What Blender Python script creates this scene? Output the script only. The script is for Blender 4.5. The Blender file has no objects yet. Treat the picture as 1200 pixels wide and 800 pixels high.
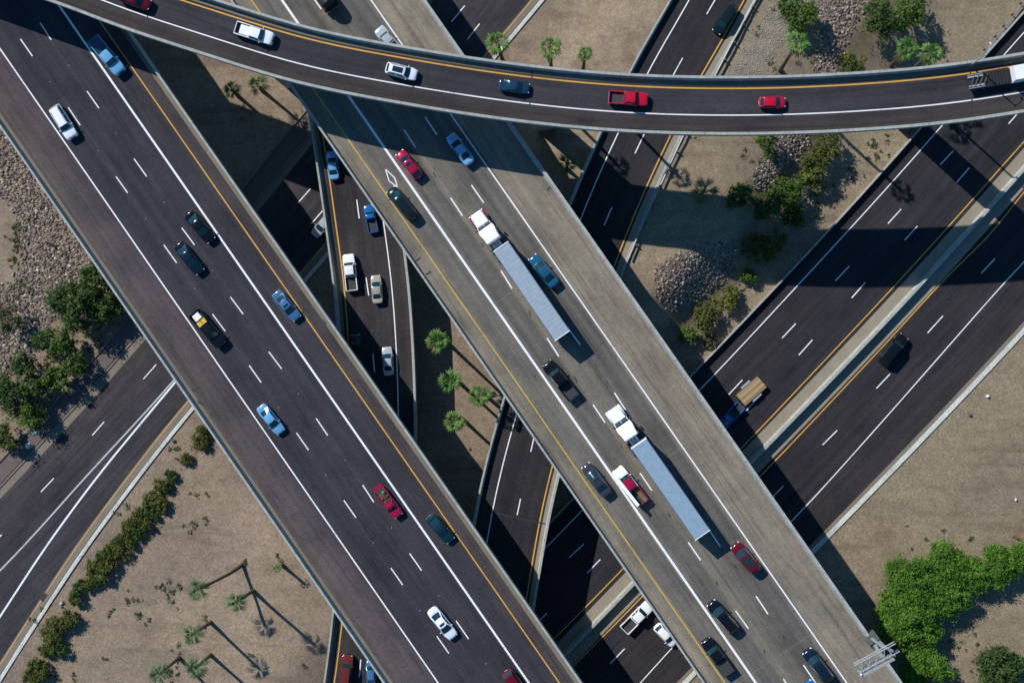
import bpy, bmesh, math, random
import numpy as np
from mathutils import Vector, Matrix, Quaternion
random.seed(7); RNG = np.random.default_rng(7)
S = bpy.context.scene
COL = S.collection
# ---------------------------------------------------------------- camera, world, sun, exposure
FPX, HCAM, NADIR = 1500.0, 205.0, (690.0, 395.0)
cam_d = bpy.data.cameras.new('camera'); cam = bpy.data.objects.new('camera', cam_d); COL.objects.link(cam)
cam_d.sensor_fit = 'HORIZONTAL'; cam_d.sensor_width = 36.0; cam_d.lens = FPX / 1200 * 36
cam_d.clip_start = 1.0; cam_d.clip_end = 9000
vn = Vector(((NADIR[0]-600)/FPX, -(NADIR[1]-400)/FPX, -1)).normalized()
cam.rotation_mode = 'QUATERNION'; cam.rotation_quaternion = vn.rotation_difference(Vector((0, 0, -1)))
cam.location = (0, 0, HCAM); S.camera = cam
RC = cam.rotation_quaternion.to_matrix()
SUN_EL, SUN_COT = math.atan(1/1.2), 1.2
SUN_AZ = math.radians(43)                      # light travels to the right and towards the viewer's lower side
sx, sy = math.cos(SUN_AZ), -math.sin(SUN_AZ)
w = bpy.data.worlds.new('World'); S.world = w; w.use_nodes = True
nt = w.node_tree; sky = nt.nodes.new('ShaderNodeTexSky'); sky.sky_type = 'NISHITA'; sky.sun_disc = False
sky.sun_elevation = SUN_EL; sky.sun_rotation = math.atan2(-sx, -sy); sky.air_density = 1.0; sky.dust_density = 0.3; sky.ozone_density = 3.0
cool = nt.nodes.new('ShaderNodeMix'); cool.data_type = 'RGBA'; cool.blend_type = 'MULTIPLY'; cool.inputs[0].default_value = 1; cool.inputs[7].default_value = (.5, .98, 1.22, 1)
nt.links.new(sky.outputs[0], cool.inputs[6]); nt.links.new(cool.outputs[2], nt.nodes['Background'].inputs[0]); nt.nodes['Background'].inputs[1].default_value = 0.08
sd = bpy.data.lights.new('sun', 'SUN'); sun = bpy.data.objects.new('sun', sd); COL.objects.link(sun)
sd.energy = 4.4; sd.angle = math.radians(0.5); sd.color = (1.0, 0.95, 0.885)
sun.rotation_mode = 'QUATERNION'
sun.rotation_quaternion = Vector((0, 0, -1)).rotation_difference(Vector((sx*SUN_COT, sy*SUN_COT, -1)).normalized())
sun.location = (-200, 200, 300)
S.view_settings.view_transform = 'Standard'; S.view_settings.look = 'None'
S.view_settings.exposure = 0.3; S.view_settings.gamma = 1.0
S.render.engine = 'CYCLES'

# ---------------------------------------------------------------- helpers
def P(px, py, z=0.0):
    d = RC @ Vector(((px-600)/FPX, -(py-400)/FPX, -1)); t = (z-HCAM)/d.z
    return Vector((d.x*t, d.y*t, z))
def SM(a, b, x):
    t = np.clip((np.asarray(x, float)-a)/(b-a), 0, 1); return t*t*(3-2*t)
def link(name, me, mat=None, parent=None, smooth=False):
    o = bpy.data.objects.new(name, me); COL.objects.link(o)
    if mat is not None and len(me.materials) == 0: me.materials.append(mat)
    if parent is not None: o.parent = parent
    if smooth:
        me.shade_smooth(); me.set_sharp_from_angle(angle=math.radians(38))
    return o
def mesh(name, v, f):
    me = bpy.data.meshes.new(name); me.from_pydata([tuple(p) for p in v], [], f); me.update(); return me
def empty(name, loc, rz=0.0):
    o = bpy.data.objects.new(name, None); COL.objects.link(o); o.location = loc; o.rotation_euler = (0, 0, rz); o.empty_display_size = .5
    return o
def tag(o, label=None, cat=None, group=None, kind=None):
    if label: o['label'] = label
    if cat: o['category'] = cat
    if group: o['group'] = group
    if kind: o['kind'] = kind
    return o
class MB:
    def __init__(s): s.v = []; s.f = []
    def add(s, v, f):
        n = len(s.v); s.v += [tuple(p) for p in v]; s.f += [tuple(i+n for i in q) for q in f]; return s
    def box(s, x0, x1, y0, y1, z0, z1, M=None, t=0.0):
        v = [(x0, y0, z0), (x1, y0, z0), (x1, y1, z0), (x0, y1, z0), (x0+t, y0+t, z1), (x1-t, y0+t, z1), (x1-t, y1-t, z1), (x0+t, y1-t, z1)]
        if M: v = [tuple(M @ Vector(p)) for p in v]
        return s.add(v, [(3, 2, 1, 0), (4, 5, 6, 7), (0, 1, 5, 4), (1, 2, 6, 5), (2, 3, 7, 6), (3, 0, 4, 7)])
    def bar(s, a, b, r, r2=None, n=6):
        a, b = Vector(a), Vector(b); d = (b-a)
        if d.length < 1e-6: return s
        q = Vector((0, 0, 1)).rotation_difference(d.normalized()); r2 = r if r2 is None else r2; v = []
        for c, rr in ((a, r), (b, r2)):
            for k in range(n):
                an = 2*math.pi*k/n; v.append(c + q @ Vector((rr*math.cos(an), rr*math.sin(an), 0)))
        f = [(k, (k+1) % n, n+(k+1) % n, n+k) for k in range(n)] + [tuple(range(n))[::-1], tuple(range(n, 2*n))]
        return s.add(v, f)
    def tube(s, pts, rad, n=8):
        v = []; f = []
        for i, p in enumerate(pts):
            p = Vector(p); d = Vector(pts[min(i+1, len(pts)-1)]) - Vector(pts[max(i-1, 0)])
            q = Vector((0, 0, 1)).rotation_difference(d.normalized())
            for k in range(n):
                an = 2*math.pi*k/n; v.append(p + q @ Vector((rad[i]*math.cos(an), rad[i]*math.sin(an), 0)))
        for i in range(len(pts)-1):
            for k in range(n): f.append((i*n+k, i*n+(k+1) % n, (i+1)*n+(k+1) % n, (i+1)*n+k))
        f += [tuple(range(n))[::-1], tuple(range((len(pts)-1)*n, len(pts)*n))]
        return s.add(v, f)
    def ell(s, c, r, nu=10, nv=6, M=None):
        v = []; f = []
        for j in range(nv+1):
            th = math.pi*j/nv
            for k in range(nu):
                ph = 2*math.pi*k/nu; p = Vector((r[0]*math.sin(th)*math.cos(ph), r[1]*math.sin(th)*math.sin(ph), r[2]*math.cos(th)))
                if M: p = M @ p
                v.append(p+Vector(c))
        for j in range(nv):
            for k in range(nu): f.append((j*nu+k, (j+1)*nu+k, (j+1)*nu+(k+1) % nu, j*nu+(k+1) % nu))
        return s.add(v, f)
    def me(s, name): return mesh(name, s.v, s.f)
    def obj(s, name, mat, parent=None, smooth=False): return link(name, s.me(name), mat, parent, smooth)

# ---------------------------------------------------------------- materials
class NB:
    def __init__(s, name):
        s.m = bpy.data.materials.new(name); s.m.use_nodes = True; s.t = s.m.node_tree; s.b = s.t.nodes['Principled BSDF']
    def n(s, ty, **kw):
        o = s.t.nodes.new(ty)
        for k, v in kw.items():
            if k in o.inputs.keys(): o.inputs[k].default_value = v
            else: setattr(o, k, v)
        return o
    def l(s, a, b): s.t.links.new(a, b)
    def noise(s, co, scale, detail=3, rough=.6):
        o = s.n('ShaderNodeTexNoise'); o.inputs['Scale'].default_value = scale; o.inputs['Detail'].default_value = detail; o.inputs['Roughness'].default_value = rough
        s.l(co, o.inputs['Vector']); return o.outputs['Fac']
    def ramp(s, fac, stops, interp='LINEAR'):
        o = s.n('ShaderNodeValToRGB'); cr = o.color_ramp; cr.interpolation = interp
        while len(cr.elements) < len(stops): cr.elements.new(.5)
        for e, (p, c) in zip(cr.elements, stops): e.position = p; e.color = (*c, 1) if len(c) == 3 else c
        s.l(fac, o.inputs[0]); return o.outputs[0]
    def mix(s, fac, a, b, mode='MIX'):
        o = s.n('ShaderNodeMix'); o.data_type = 'RGBA'; o.blend_type = mode
        for sk, v in ((o.inputs[0], fac), (o.inputs[6], a), (o.inputs[7], b)):
            if isinstance(v, (int, float)): sk.default_value = v
            elif isinstance(v, tuple): sk.default_value = (*v, 1)
            else: s.l(v, sk)
        return o.outputs[2]
    def mapr(s, v, a, b, c, d):
        o = s.n('ShaderNodeMapRange'); o.inputs[1].default_value = a; o.inputs[2].default_value = b; o.inputs[3].default_value = c; o.inputs[4].default_value = d
        s.l(v, o.inputs[0]); return o.outputs[0]
    def bump(s, h, st, dist=.05):
        o = s.n('ShaderNodeBump'); o.inputs['Strength'].default_value = st; o.inputs['Distance'].default_value = dist
        s.l(h, o.inputs['Height']); s.l(o.outputs[0], s.b.inputs['Normal'])
    def pos(s): return s.n('ShaderNodeNewGeometry').outputs['Position']
def solid(name, c, rough=.7, metal=0.0, var=.15, scale=1.5, coat=0.0, grain=6.0, spec=None):
    b = NB(name); p = b.n('ShaderNodeTexCoord').outputs['Object']
    f = b.noise(p, scale, 4); g = b.noise(p, grain, 2)
    k = b.mix(.5, f, g)
    lo = tuple(x*(1-var) for x in c); hi = tuple(min(1, x*(1+var)) for x in c)
    b.l(b.ramp(k, [(.3, lo), (.7, hi)]), b.b.inputs['Base Color'])
    b.b.inputs['Roughness'].default_value = rough; b.b.inputs['Metallic'].default_value = metal
    if coat: b.b.inputs['Coat Weight'].default_value = coat; b.b.inputs['Coat Roughness'].default_value = .08
    if spec is not None: b.b.inputs['Specular IOR Level'].default_value = spec
    return b.m
def road_mat(name, u0, u1, stops, streak=.35, tint=(1, 1, 1), cracks=0.0, joint=0.0, grit=.8):
    """pavement: colour by lateral position (lane wear), streaked along the way, fine grit"""
    b = NB(name); uv = b.n('ShaderNodeUVMap').outputs[0]; sep = b.n('ShaderNodeSeparateXYZ'); b.l(uv, sep.inputs[0])
    if not joint: stops = [(o, (c[0]*.97, c[1]*.98, c[2]*1.06)) for o, c in stops]
    base = b.ramp(b.mapr(sep.outputs[0], u0, u1, 0, 1), [((o-u0)/(u1-u0), c) for o, c in stops])
    mp = b.n('ShaderNodeMapping'); mp.inputs['Scale'].default_value = (1.1, .018, 1); b.l(uv, mp.inputs[0])
    st = b.noise(mp.outputs[0], 1.0, 5, .65)
    c = b.mix(1.0, base, b.ramp(st, [(.3, (1-streak,)*3), (.7, (1+streak*.8,)*3)]), 'MULTIPLY')
    p = b.pos()
    bl = b.noise(p, .12, 5, .6)
    c = b.mix(1.0, c, b.ramp(bl, [(.3, (.84, .84, .86)), (.7, (1.16, 1.13, 1.1))]), 'MULTIPLY')
    mt = b.noise(p, 1.3, 3, .7)
    c = b.mix(1.0, c, b.ramp(mt, [(.3, (.88, .88, .88)), (.7, (1.12, 1.12, 1.12))]), 'MULTIPLY')
    gr = b.noise(p, 5.5, 2, .8)
    c = b.mix(1.0, c, b.ramp(gr, [(.25, (1-.5*grit,)*3), (.5, (1.0,)*3), (.75, (1+.7*grit,)*3)]), 'MULTIPLY')
    # tar-sealed lengthwise seams and old darker patches
    mp2 = b.n('ShaderNodeMapping'); mp2.inputs['Scale'].default_value = (.55, .012, 1); b.l(uv, mp2.inputs[0]); sm_ = b.noise(mp2.outputs[0], 1.0, 2, .5)
    c = b.mix(1.0, c, b.ramp(sm_, [(.485, (1, 1, 1)), (.5, (.7, .7, .72)), (.515, (1, 1, 1))]), 'MULTIPLY')
    mp3 = b.n('ShaderNodeMapping'); mp3.inputs['Scale'].default_value = (.22, .1, 1); b.l(uv, mp3.inputs[0]); pt_ = b.noise(mp3.outputs[0], 1.0, 4, .65)
    c = b.mix(1.0, c, b.ramp(pt_, [(.36, (.8, .8, .82)), (.5, (1, 1, 1)), (.68, (1.14, 1.12, 1.1))]), 'MULTIPLY')
    if joint:
        br = b.n('ShaderNodeTexBrick'); br.offset = 0; br.inputs['Scale'].default_value = 1; br.inputs['Brick Width'].default_value = 3.66; br.inputs['Row Height'].default_value = 4.6
        br.inputs['Mortar Size'].default_value = .03; br.inputs['Mortar Smooth'].default_value = .3
        br.inputs['Color1'].default_value = (1, 1, 1, 1); br.inputs['Color2'].default_value = (.94, .95, .96, 1); br.inputs['Mortar'].default_value = (1-joint,)*3+(1,)
        b.l(uv, br.inputs[0]); c = b.mix(1.0, c, br.outputs[0], 'MULTIPLY')
    if cracks:
        vo = b.n('ShaderNodeTexVoronoi'); vo.feature = 'DISTANCE_TO_EDGE'; vo.inputs['Scale'].default_value = .13
        ad = b.n('ShaderNodeVectorMath'); ad.operation = 'ADD'; nz = b.n('ShaderNodeTexNoise'); nz.inputs['Scale'].default_value = .5; b.l(p, nz.inputs[0])
        sc = b.n('ShaderNodeVectorMath'); sc.operation = 'SCALE'; sc.inputs['Scale'].default_value = 3; b.l(nz.outputs[1], sc.inputs[0])
        b.l(p, ad.inputs[0]); b.l(sc.outputs[0], ad.inputs[1]); b.l(ad.outputs[0], vo.inputs[0])
        c = b.mix(1.0, c, b.ramp(vo.outputs[0], [(0, (1-cracks,)*3), (.012, (1, 1, 1))]), 'MULTIPLY')
    b.l(c, b.b.inputs['Base Color']); b.b.inputs['Roughness'].default_value = .9; b.b.inputs['Specular IOR Level'].default_value = .2
    b.bump(gr, .35, .02)
    return b.m
def paint_line(name, c, wear=.5):
    b = NB(name); p = b.pos(); f = b.noise(p, 4.0, 5, .7); f2 = b.noise(p, .25, 3)
    k = b.mix(.35, f, f2)
    b.l(b.ramp(k, [(.34, tuple(x*(1-wear)*.6 for x in c)), (.45, tuple(x*.88 for x in c)), (.7, c)]), b.b.inputs['Base Color']); b.b.inputs['Roughness'].default_value = .75
    return b.m
M = {}
M['concrete'] = solid('concrete', (.17, .155, .125), .9, var=.22, scale=.5, grain=5)
M['concrete_light'] = solid('concrete_pale', (.34, .33, .28), .9, var=.2, scale=.4, grain=4)
b = NB('barrier_concrete'); p = b.pos(); uv = b.n('ShaderNodeUVMap').outputs[0]; sep = b.n('ShaderNodeSeparateXYZ'); b.l(uv, sep.inputs[0])
c = b.ramp(b.mix(.5, b.noise(p, .6, 5, .7), b.noise(p, 2.2, 3, .7)), [(.3, (.19, .2, .19)), (.5, (.30, .315, .295)), (.7, (.41, .425, .395))])
md = b.n('ShaderNodeMath'); md.operation = 'PINGPONG'; md.inputs[1].default_value = 3.0; b.l(sep.outputs[1], md.inputs[0])
c = b.mix(1.0, c, b.ramp(md.outputs[0], [(0, (.3, .3, .3)), (.015, (.35, .35, .35)), (.03, (1, 1, 1))]), 'MULTIPLY')
b.l(c, b.b.inputs['Base Color']); b.b.inputs['Roughness'].default_value = .88; M['barrier'] = b.m
M['kerb'] = solid('kerb_concrete', (.46, .47, .43), .85, var=.34, scale=.3, grain=3)
M['gutter'] = solid('gutter_concrete', (.17, .145, .115), .9, var=.28, scale=.25, grain=3)
M['strip'] = solid('strip_concrete', (.15, .133, .1), .9, var=.25, scale=.3, grain=5)
M['median'] = solid('median_concrete', (.235, .205, .155), .9, var=.2, scale=.5, grain=5)
M['paver'] = solid('pavement_paving', (.115, .085, .082), .9, var=.25, scale=.7, grain=5)
M['white'] = paint_line('white_road_paint', (.78, .8, .82))
M['whiteworn'] = paint_line('worn_white_road_paint', (.45, .46, .47), .6)
M['yellow'] = paint_line('yellow_road_paint', (.62, .33, .05))
M['yellowpale'] = paint_line('faded_yellow_road_paint', (.5, .34, .06), .45)
M['joint'] = solid('joint_rubber', (.02, .02, .02), .8)
M['tar'] = solid('tar_patch', (.035, .032, .03), .8)
M['steel'] = solid('galvanised_steel', (.5, .53, .56), .45, metal=.5, var=.15)
M['dullsteel'] = solid('dull_galvanised_steel', (.27, .29, .31), .6, metal=.2, var=.25)
M['darksteel'] = solid('weathered_post', (.1, .08, .06), .8)
M['tyre'] = solid('tyre_rubber', (.012, .012, .012), .85)
M['rim'] = solid('wheel_rim', (.4, .41, .43), .35, metal=.8)
M['chassis'] = solid('chassis_black', (.015, .016, .018), .6)
M['lamp_clear'] = solid('headlamp_glass', (.75, .78, .8), .12, var=.08, coat=.5)
M['lamp_red'] = solid('tail_lamp', (.3, .012, .015), .2, coat=.4)
M['chrome'] = solid('bright_trim', (.6, .62, .64), .2, metal=.9)
g = NB('plank_deck'); g.l(g.ramp(g.mix(.4, g.n('ShaderNodeNewGeometry').outputs['Random Per Island'], g.noise(g.n('ShaderNodeTexCoord').outputs['Object'], 5, 4, .7)), [(.1, (.14, .09, .045)), (.5, (.27, .19, .1)), (.9, (.4, .3, .17))]), g.b.inputs['Base Color']); g.b.inputs['Roughness'].default_value = .85; M['wood'] = g.m
M['bedliner'] = solid('bed_liner', (.03, .031, .033), .8)
M['cargo_white'] = solid('cargo_white', (.7, .72, .74), .6)
M['cargo_yellow'] = solid('cargo_yellow', (.55, .38, .04), .6)
M['rack_white'] = solid('rack_white', (.78, .85, .88), .5)
M['plastic_blue'] = solid('plastic_blue', (.08, .3, .55), .5)
M['rust'] = solid('rusty_scrap', (.16, .07, .04), .8, var=.4)
g = NB('sky_tinted_glass'); g.b.inputs['Base Color'].default_value = (.007, .03, .042, 1); g.b.inputs['Roughness'].default_value = .06; g.b.inputs['Coat Weight'].default_value = 0; M['glass'] = g.m  # dark glass; teal of the reflected sky is put into its base colour
PAINT = dict(white=(.74, .76, .79), silver=(.40, .43, .46), lightblue=(.15, .37, .6), beige=(.36, .335, .29), black=(.005, .006, .008), darkgreen=(.007, .016, .018), navy=(.006, .016, .032),
             blue=(.015, .13, .4), teal=(.012, .095, .17), darkteal=(.006, .03, .04), grey=(.035, .045, .055), red=(.45, .006, .03), crimson=(.33, .008, .05), darkred=(.11, .006, .014), maroon=(.13, .025, .022), steelblue=(.06, .16, .31), midblue=(.012, .045, .09))
for k, c in PAINT.items():
    M['p_'+k] = solid('car_paint_'+k, c, .17, metal=.15 if k not in ('white', 'black', 'red') else 0.0, var=.05, scale=.8, coat=.5, grain=3, spec=.2)
def dust(name, c, seedoff=0):
    return None
# trailer roof: aluminium sheet with faint bows and dust
b = NB('trailer_roof_sheet'); uvw = b.n('ShaderNodeTexCoord').outputs['Object']; sp = b.n('ShaderNodeSeparateXYZ'); b.l(uvw, sp.inputs[0])
wv = b.n('ShaderNodeTexWave'); wv.wave_type = 'BANDS'; wv.bands_direction = 'X'; wv.inputs['Scale'].default_value = .5; wv.inputs['Distortion'].default_value = 1.2; wv.inputs['Detail'].default_value = 2; b.l(uvw, wv.inputs[0])
n1 = b.noise(uvw, 1.2, 5, .7)
c = b.mix(.5, b.ramp(wv.outputs['Fac'], [(.0, (.20, .27, .345)), (.2, (.255, .325, .385)), (1, (.27, .34, .40))]), b.ramp(n1, [(.3, (.19, .26, .325)), (.7, (.325, .39, .44))]))
b.l(c, b.b.inputs['Base Color']); b.b.inputs['Roughness'].default_value = .55; b.b.inputs['Metallic'].default_value = .1; M['trailer'] = b.m
M['trailer_side'] = solid('trailer_side', (.6, .63, .66), .4, var=.08)

# ---------------------------------------------------------------- paths
def catmull(pts, step=2.0):
    pts = [Vector(p) for p in pts]
    if len(pts) == 2:
        n = max(2, int((pts[1]-pts[0]).length/step)); return [pts[0].lerp(pts[1], i/n) for i in range(n+1)]
    out = []; ext = [pts[0]*2-pts[1]] + pts + [pts[-1]*2-pts[-2]]
    for i in range(1, len(ext)-2):
        p0, p1, p2, p3 = ext[i-1:i+3]
        t01 = max((p1-p0).length, 1e-3)**.5; t12 = max((p2-p1).length, 1e-3)**.5; t23 = max((p3-p2).length, 1e-3)**.5
        m1 = (p2-p1) + t12*((p1-p0)/t01 - (p2-p0)/(t01+t12)); m2 = (p2-p1) + t12*((p3-p2)/t23 - (p3-p1)/(t12+t23))
        n = max(1, int((p2-p1).length/step))
        for k in range(n):
            t = k/n; out.append((2*t**3-3*t*t+1)*p1 + (t**3-2*t*t+t)*m1 + (-2*t**3+3*t*t)*p2 + (t**3-t*t)*m2)
    out.append(pts[-1]); return out
def smooth_list(p, it):
    p = list(p)
    for _ in range(it): p = [p[0]] + [(p[i-1]+p[i]*2+p[i+1])/4 for i in range(1, len(p)-1)] + [p[-1]]
    return p
class Path:
    def __init__(s, px, z, ext=(150, 150), step=2.0, sm=0):
        zs = z if isinstance(z, (list, tuple)) else [z]*len(px)
        w = [P(a[0], a[1], q) for a, q in zip(px, zs)]
        w = smooth_list(catmull(w, step), sm)
        k0 = min(6, len(w)-1)
        if ext[0]:
            d = (w[0]-w[k0]); d.z = 0; d.normalize(); n = int(ext[0]/6); w = [w[0]+d*6*i for i in range(n, 0, -1)] + w
        if ext[1]:
            d = (w[-1]-w[-1-k0]); d.z = 0; d.normalize(); n = int(ext[1]/6); w = w + [w[-1]+d*6*i for i in range(1, n+1)]
        s.p = w; s.n = []; s.s = [0]
        for i in range(len(w)):
            t = w[min(i+1, len(w)-1)]-w[max(i-1, 0)]; t.z = 0; t.normalize(); s.n.append(Vector((t.y, -t.x, 0)))
            if i: s.s.append(s.s[-1]+(w[i]-w[i-1]).length)
        s.a = np.array([tuple(q) for q in w])
    def proj(s, q):
        """signed offset (right positive) and arclength of a world point"""
        best = None
        A = s.a[:-1, :2]; B = s.a[1:, :2]; d = B-A; qq = np.array([q[0], q[1]])
        t = np.clip(((qq-A)*d).sum(1)/np.maximum((d*d).sum(1), 1e-9), 0, 1); c = A+d*t[:, None]; e = ((qq-c)**2).sum(1); i = int(e.argmin())
        nn = np.array([d[i, 1], -d[i, 0]]); nn = nn/np.linalg.norm(nn)
        return float((qq-c[i])@nn), s.s[i]+t[i]*(s.s[i+1]-s.s[i])
    def off(s, pts, dz=0.0):
        t = 0
        for a, b_ in pts:
            z = s.p[len(s.p)//2].z
            for _ in range(3): o_, sv = s.proj(P(a, b_, z+dz)); z = s.at(sv).z
            t += o_
        return t/len(pts)
    def at(s, sv, o=0.0, dz=0.0):
        i = int(np.clip(np.searchsorted(s.s, sv)-1, 0, len(s.s)-2)); t = (sv-s.s[i])/(s.s[i+1]-s.s[i])
        p = s.p[i].lerp(s.p[i+1], t); n = s.n[i].lerp(s.n[i+1], t); return p+n*o+Vector((0, 0, dz))
    def dist(s, X, Y, mask=None):
        a = s.a if mask is None else s.a[mask]
        out = np.full(X.shape, 1e9)
        for i in range(len(a)-1):
            A = a[i, :2]; d = a[i+1, :2]-A; L = max(d@d, 1e-9)
            t = np.clip(((X-A[0])*d[0]+(Y-A[1])*d[1])/L, 0, 1)
            out = np.minimum(out, np.hypot(X-A[0]-d[0]*t, Y-A[1]-d[1]*t))
        return out
def with_uv(me, uvs):
    ul = me.uv_layers.new(name='UVMap'); idx = np.zeros(len(me.loops), int); me.loops.foreach_get('vertex_index', idx)
    ul.data.foreach_set('uv', np.array(uvs, float)[idx].ravel())
def ribbon(name, path, o0, o1, mat, parent, dz=0.0, s0=None, s1=None, cols=1):
    v = []; uv = []; f = []
    ids = [i for i in range(len(path.p)) if (s0 is None or path.s[i] >= s0) and (s1 is None or path.s[i] <= s1)]
    for i in ids:
        for c in range(cols+1):
            o = o0+(o1-o0)*c/cols; v.append(path.p[i]+path.n[i]*o+Vector((0, 0, dz))); uv.append((o, path.s[i]))
    k = cols+1
    for i in range(len(ids)-1):
        for c in range(cols): f.append((i*k+c, i*k+c+1, (i+1)*k+c+1, (i+1)*k+c))
    if o1 > o0: f = [q[::-1] for q in f]
    me = mesh(name, v, f); with_uv(me, uv); return link(name, me, mat, parent)
def extrude(name, path, prof, mat, parent, i0=0, i1=None, segs=None):
    """closed profile [(offset, z)] swept along a path"""
    i1 = len(path.p) if i1 is None else i1; k = len(prof); v = []; f = []
    for i in range(i0, i1):
        for o, z in prof: v.append(path.p[i]+path.n[i]*o+Vector((0, 0, z)))
    for i in range(i1-i0-1):
        for c in range(k): f.append((i*k+c, i*k+(c+1) % k, (i+1)*k+(c+1) % k, (i+1)*k+c))
    f += [tuple(range(k))[::-1], tuple(range((i1-i0-1)*k, (i1-i0)*k))]
    me = mesh(name, v, f); bm = bmesh.new(); bm.from_mesh(me); bmesh.ops.recalc_face_normals(bm, faces=bm.faces); bm.to_mesh(me); bm.free()
    with_uv(me, [(c, path.s[i]) for i in range(i0, i1) for c in range(k)])
    return link(name, me, mat, parent)
def jersey(o, side, h=1.05, wb=.5, wt=.26):
    """barrier profile; outer face at o, sloping face towards side (+1/-1)"""
    return [(o, -.3), (o, h), (o+side*wt, h), (o+side*(wt+.06), .3), (o+side*wb, .08), (o+side*wb, -.3)]
def dashes(name, path, segs, z, width, mat, parent, dz=.008):
    for (a, b_) in segs:
        A = P(*a, z); B = P(*b_, z); d = (B-A); d.z = 0; d.normalize(); n = Vector((d.y, -d.x, 0))*width/2; zz = Vector((0, 0, dz))
        link(name, mesh(name, [A+n+zz, B+n+zz, B-n+zz, A-n+zz], [(0, 1, 2, 3)]), mat, parent)
def pline(name, px, z, width, mat, parent, dz=.008, ext=(150, 150), sm=2):
    p = Path(px, z, ext, sm=sm); return ribbon(name, p, -width/2, width/2, mat, parent, dz)

ZE = ZF = 16.0; ZT = 24.0; ZR = 7.0
# reference paths
pE = Path([(68, 5), (344, 402.5), (620, 800)], ZE)
pF = Path([(408, 112), (647, 456), (886, 800)], ZF, ext=(190, 150))
pT = Path([(110, -36), (162, -16), (240, 9), (360, 46), (480, 69.5), (600, 88), (720, 100), (840, 104), (960, 101.5), (1100, 91), (1200, 76), (1300, 56)], ZT, ext=(150, 150), sm=6)
pC = Path([(872, 0), (845, 50), (820, 90), (785, 160), (759, 215), (720, 310), (684, 420), (646, 549), (632, 610), (627, 640), (616, 705), (604, 790)], [4.5, 4.7, 4.9, 5.2, 5.5, 6.0, 6.5, 7, 7, 7, 7, 7], ext=(120, 60), sm=8)
pD = Path([(364, 60), (371, 110), (378, 160), (386, 205), (393, 262), (402, 320), (408, 395), (411.5, 480), (411, 560), (408, 650), (401, 730), (392, 800), (378, 880)],
          [7, 7, 7, 7, 7, 7, 7, 6.8, 6.3, 5.6, 4.8, 4.0, 3.2], ext=(60, 60), sm=8)
pA = Path([(-60, 690), (0, 627), (55, 568), (115, 502), (175, 436), (356, 229), (537, 16), (600, -60)], 0.0, ext=(140, 140), sm=4)
pB = Path([(1300, 86), (1200, 197), (1090, 320), (960, 458), (895, 525), (717, 709), (600, 830)], 0.0, ext=(160, 140), sm=6)

# ---------------------------------------------------------------- terrain
YC = P(700, 345, 7).y; maskC = pC.a[:, 1] > YC
YD = P(400, 690, 5).y; maskD = pD.a[:, 1] < YD
cc = P(535, 450, 1.6)
def tz_np(X, Y):
    dA = pA.dist(X, Y); dB = pB.dist(X, Y); dC = pC.dist(X, Y, maskC); dD = pD.dist(X, Y, maskD)
    mA = SM(9, 21, dA); mB = SM(19.5, 31, dB)
    zc_ = np.interp(Y, pC.a[maskC][::-1, 1] if pC.a[maskC][0, 1] > pC.a[maskC][-1, 1] else pC.a[maskC][:, 1], pC.a[maskC][::-1, 2] if pC.a[maskC][0, 1] > pC.a[maskC][-1, 1] else pC.a[maskC][:, 2])
    zC = (zc_-.25)*(1-SM(9, 30, dC)); zD = 2.6*(1-SM(9, 30, dD))
    z = np.maximum(zC, zD)*mA*mB
    z = np.maximum(z, 1.6*(1-SM(7, 16, np.hypot(X-cc.x, (Y-cc.y)*.6)))*mA*mB)
    lump = .10*np.sin(X*.37+1.3*np.sin(Y*.21))*np.sin(Y*.41+1.1*np.sin(X*.17)) + .06*np.sin(X*1.1+Y*.7)*np.sin(Y*1.3-X*.5)
    return z + lump*mA*mB - .05
def tz(x, y): return float(tz_np(np.array([x]), np.array([y]))[0])
def PT(px, py, dz=0.0):
    z = 0.0
    for _ in range(4):
        q = P(px, py, z+dz); z = tz(q.x, q.y)
    return P(px, py, z+dz), z
gx = np.concatenate([[-3000, -1500, -700, -400, -250, -180], np.arange(-140, 141, 1.25), [180, 250, 400, 700, 1500, 3000]])
gy = np.concatenate([[-3000, -1500, -700, -400, -250, -150], np.arange(-100, 101, 1.25), [150, 250, 400, 700, 1500, 3000]])
X, Y = np.meshgrid(gx, gy); Z = tz_np(X, Y)
nx, ny = len(gx), len(gy)
ids = np.arange(nx*ny).reshape(ny, nx)
F4 = np.stack([ids[:-1, :-1], ids[:-1, 1:], ids[1:, 1:], ids[1:, :-1]], -1).reshape(-1, 4)
me = mesh('ground', np.stack([X, Y, Z], -1).reshape(-1, 3).tolist(), F4.tolist()); me.shade_smooth()
b = NB('dry_ground'); p = b.pos()
n1 = b.noise(p, .05, 5, .6); n2 = b.noise(p, .55, 4, .65); n3 = b.noise(p, 2.6, 3, .75); n4 = b.noise(p, 7.0, 2, .8)
c = b.ramp(n2, [(.3, (.188, .146, .115)), (.5, (.236, .187, .143)), (.72, (.272, .222, .166))])
yel = b.ramp(b.noise(p, 1.7, 3, .7), [(.45, (0, 0, 0)), (.62, (1, 1, 1))])
yf = b.n('ShaderNodeMath'); yf.operation = 'MULTIPLY'; b.l(yel, yf.inputs[0]); b.l(b.ramp(n1, [(.35, (.15,)*3), (.65, (.8,)*3)]), yf.inputs[1])
c = b.mix(yf.outputs[0], c, (.185, .155, .075))
pur = b.ramp(b.noise(p, 2.3, 3, .7), [(.5, (0, 0, 0)), (.68, (.6,)*3)])
c = b.mix(pur, c, (.165, .128, .122))
c = b.mix(1.0, c, b.ramp(n3, [(.28, (.72, .71, .7)), (.5, (1, 1, 1)), (.75, (1.26, 1.25, 1.22))]), 'MULTIPLY')
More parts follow.
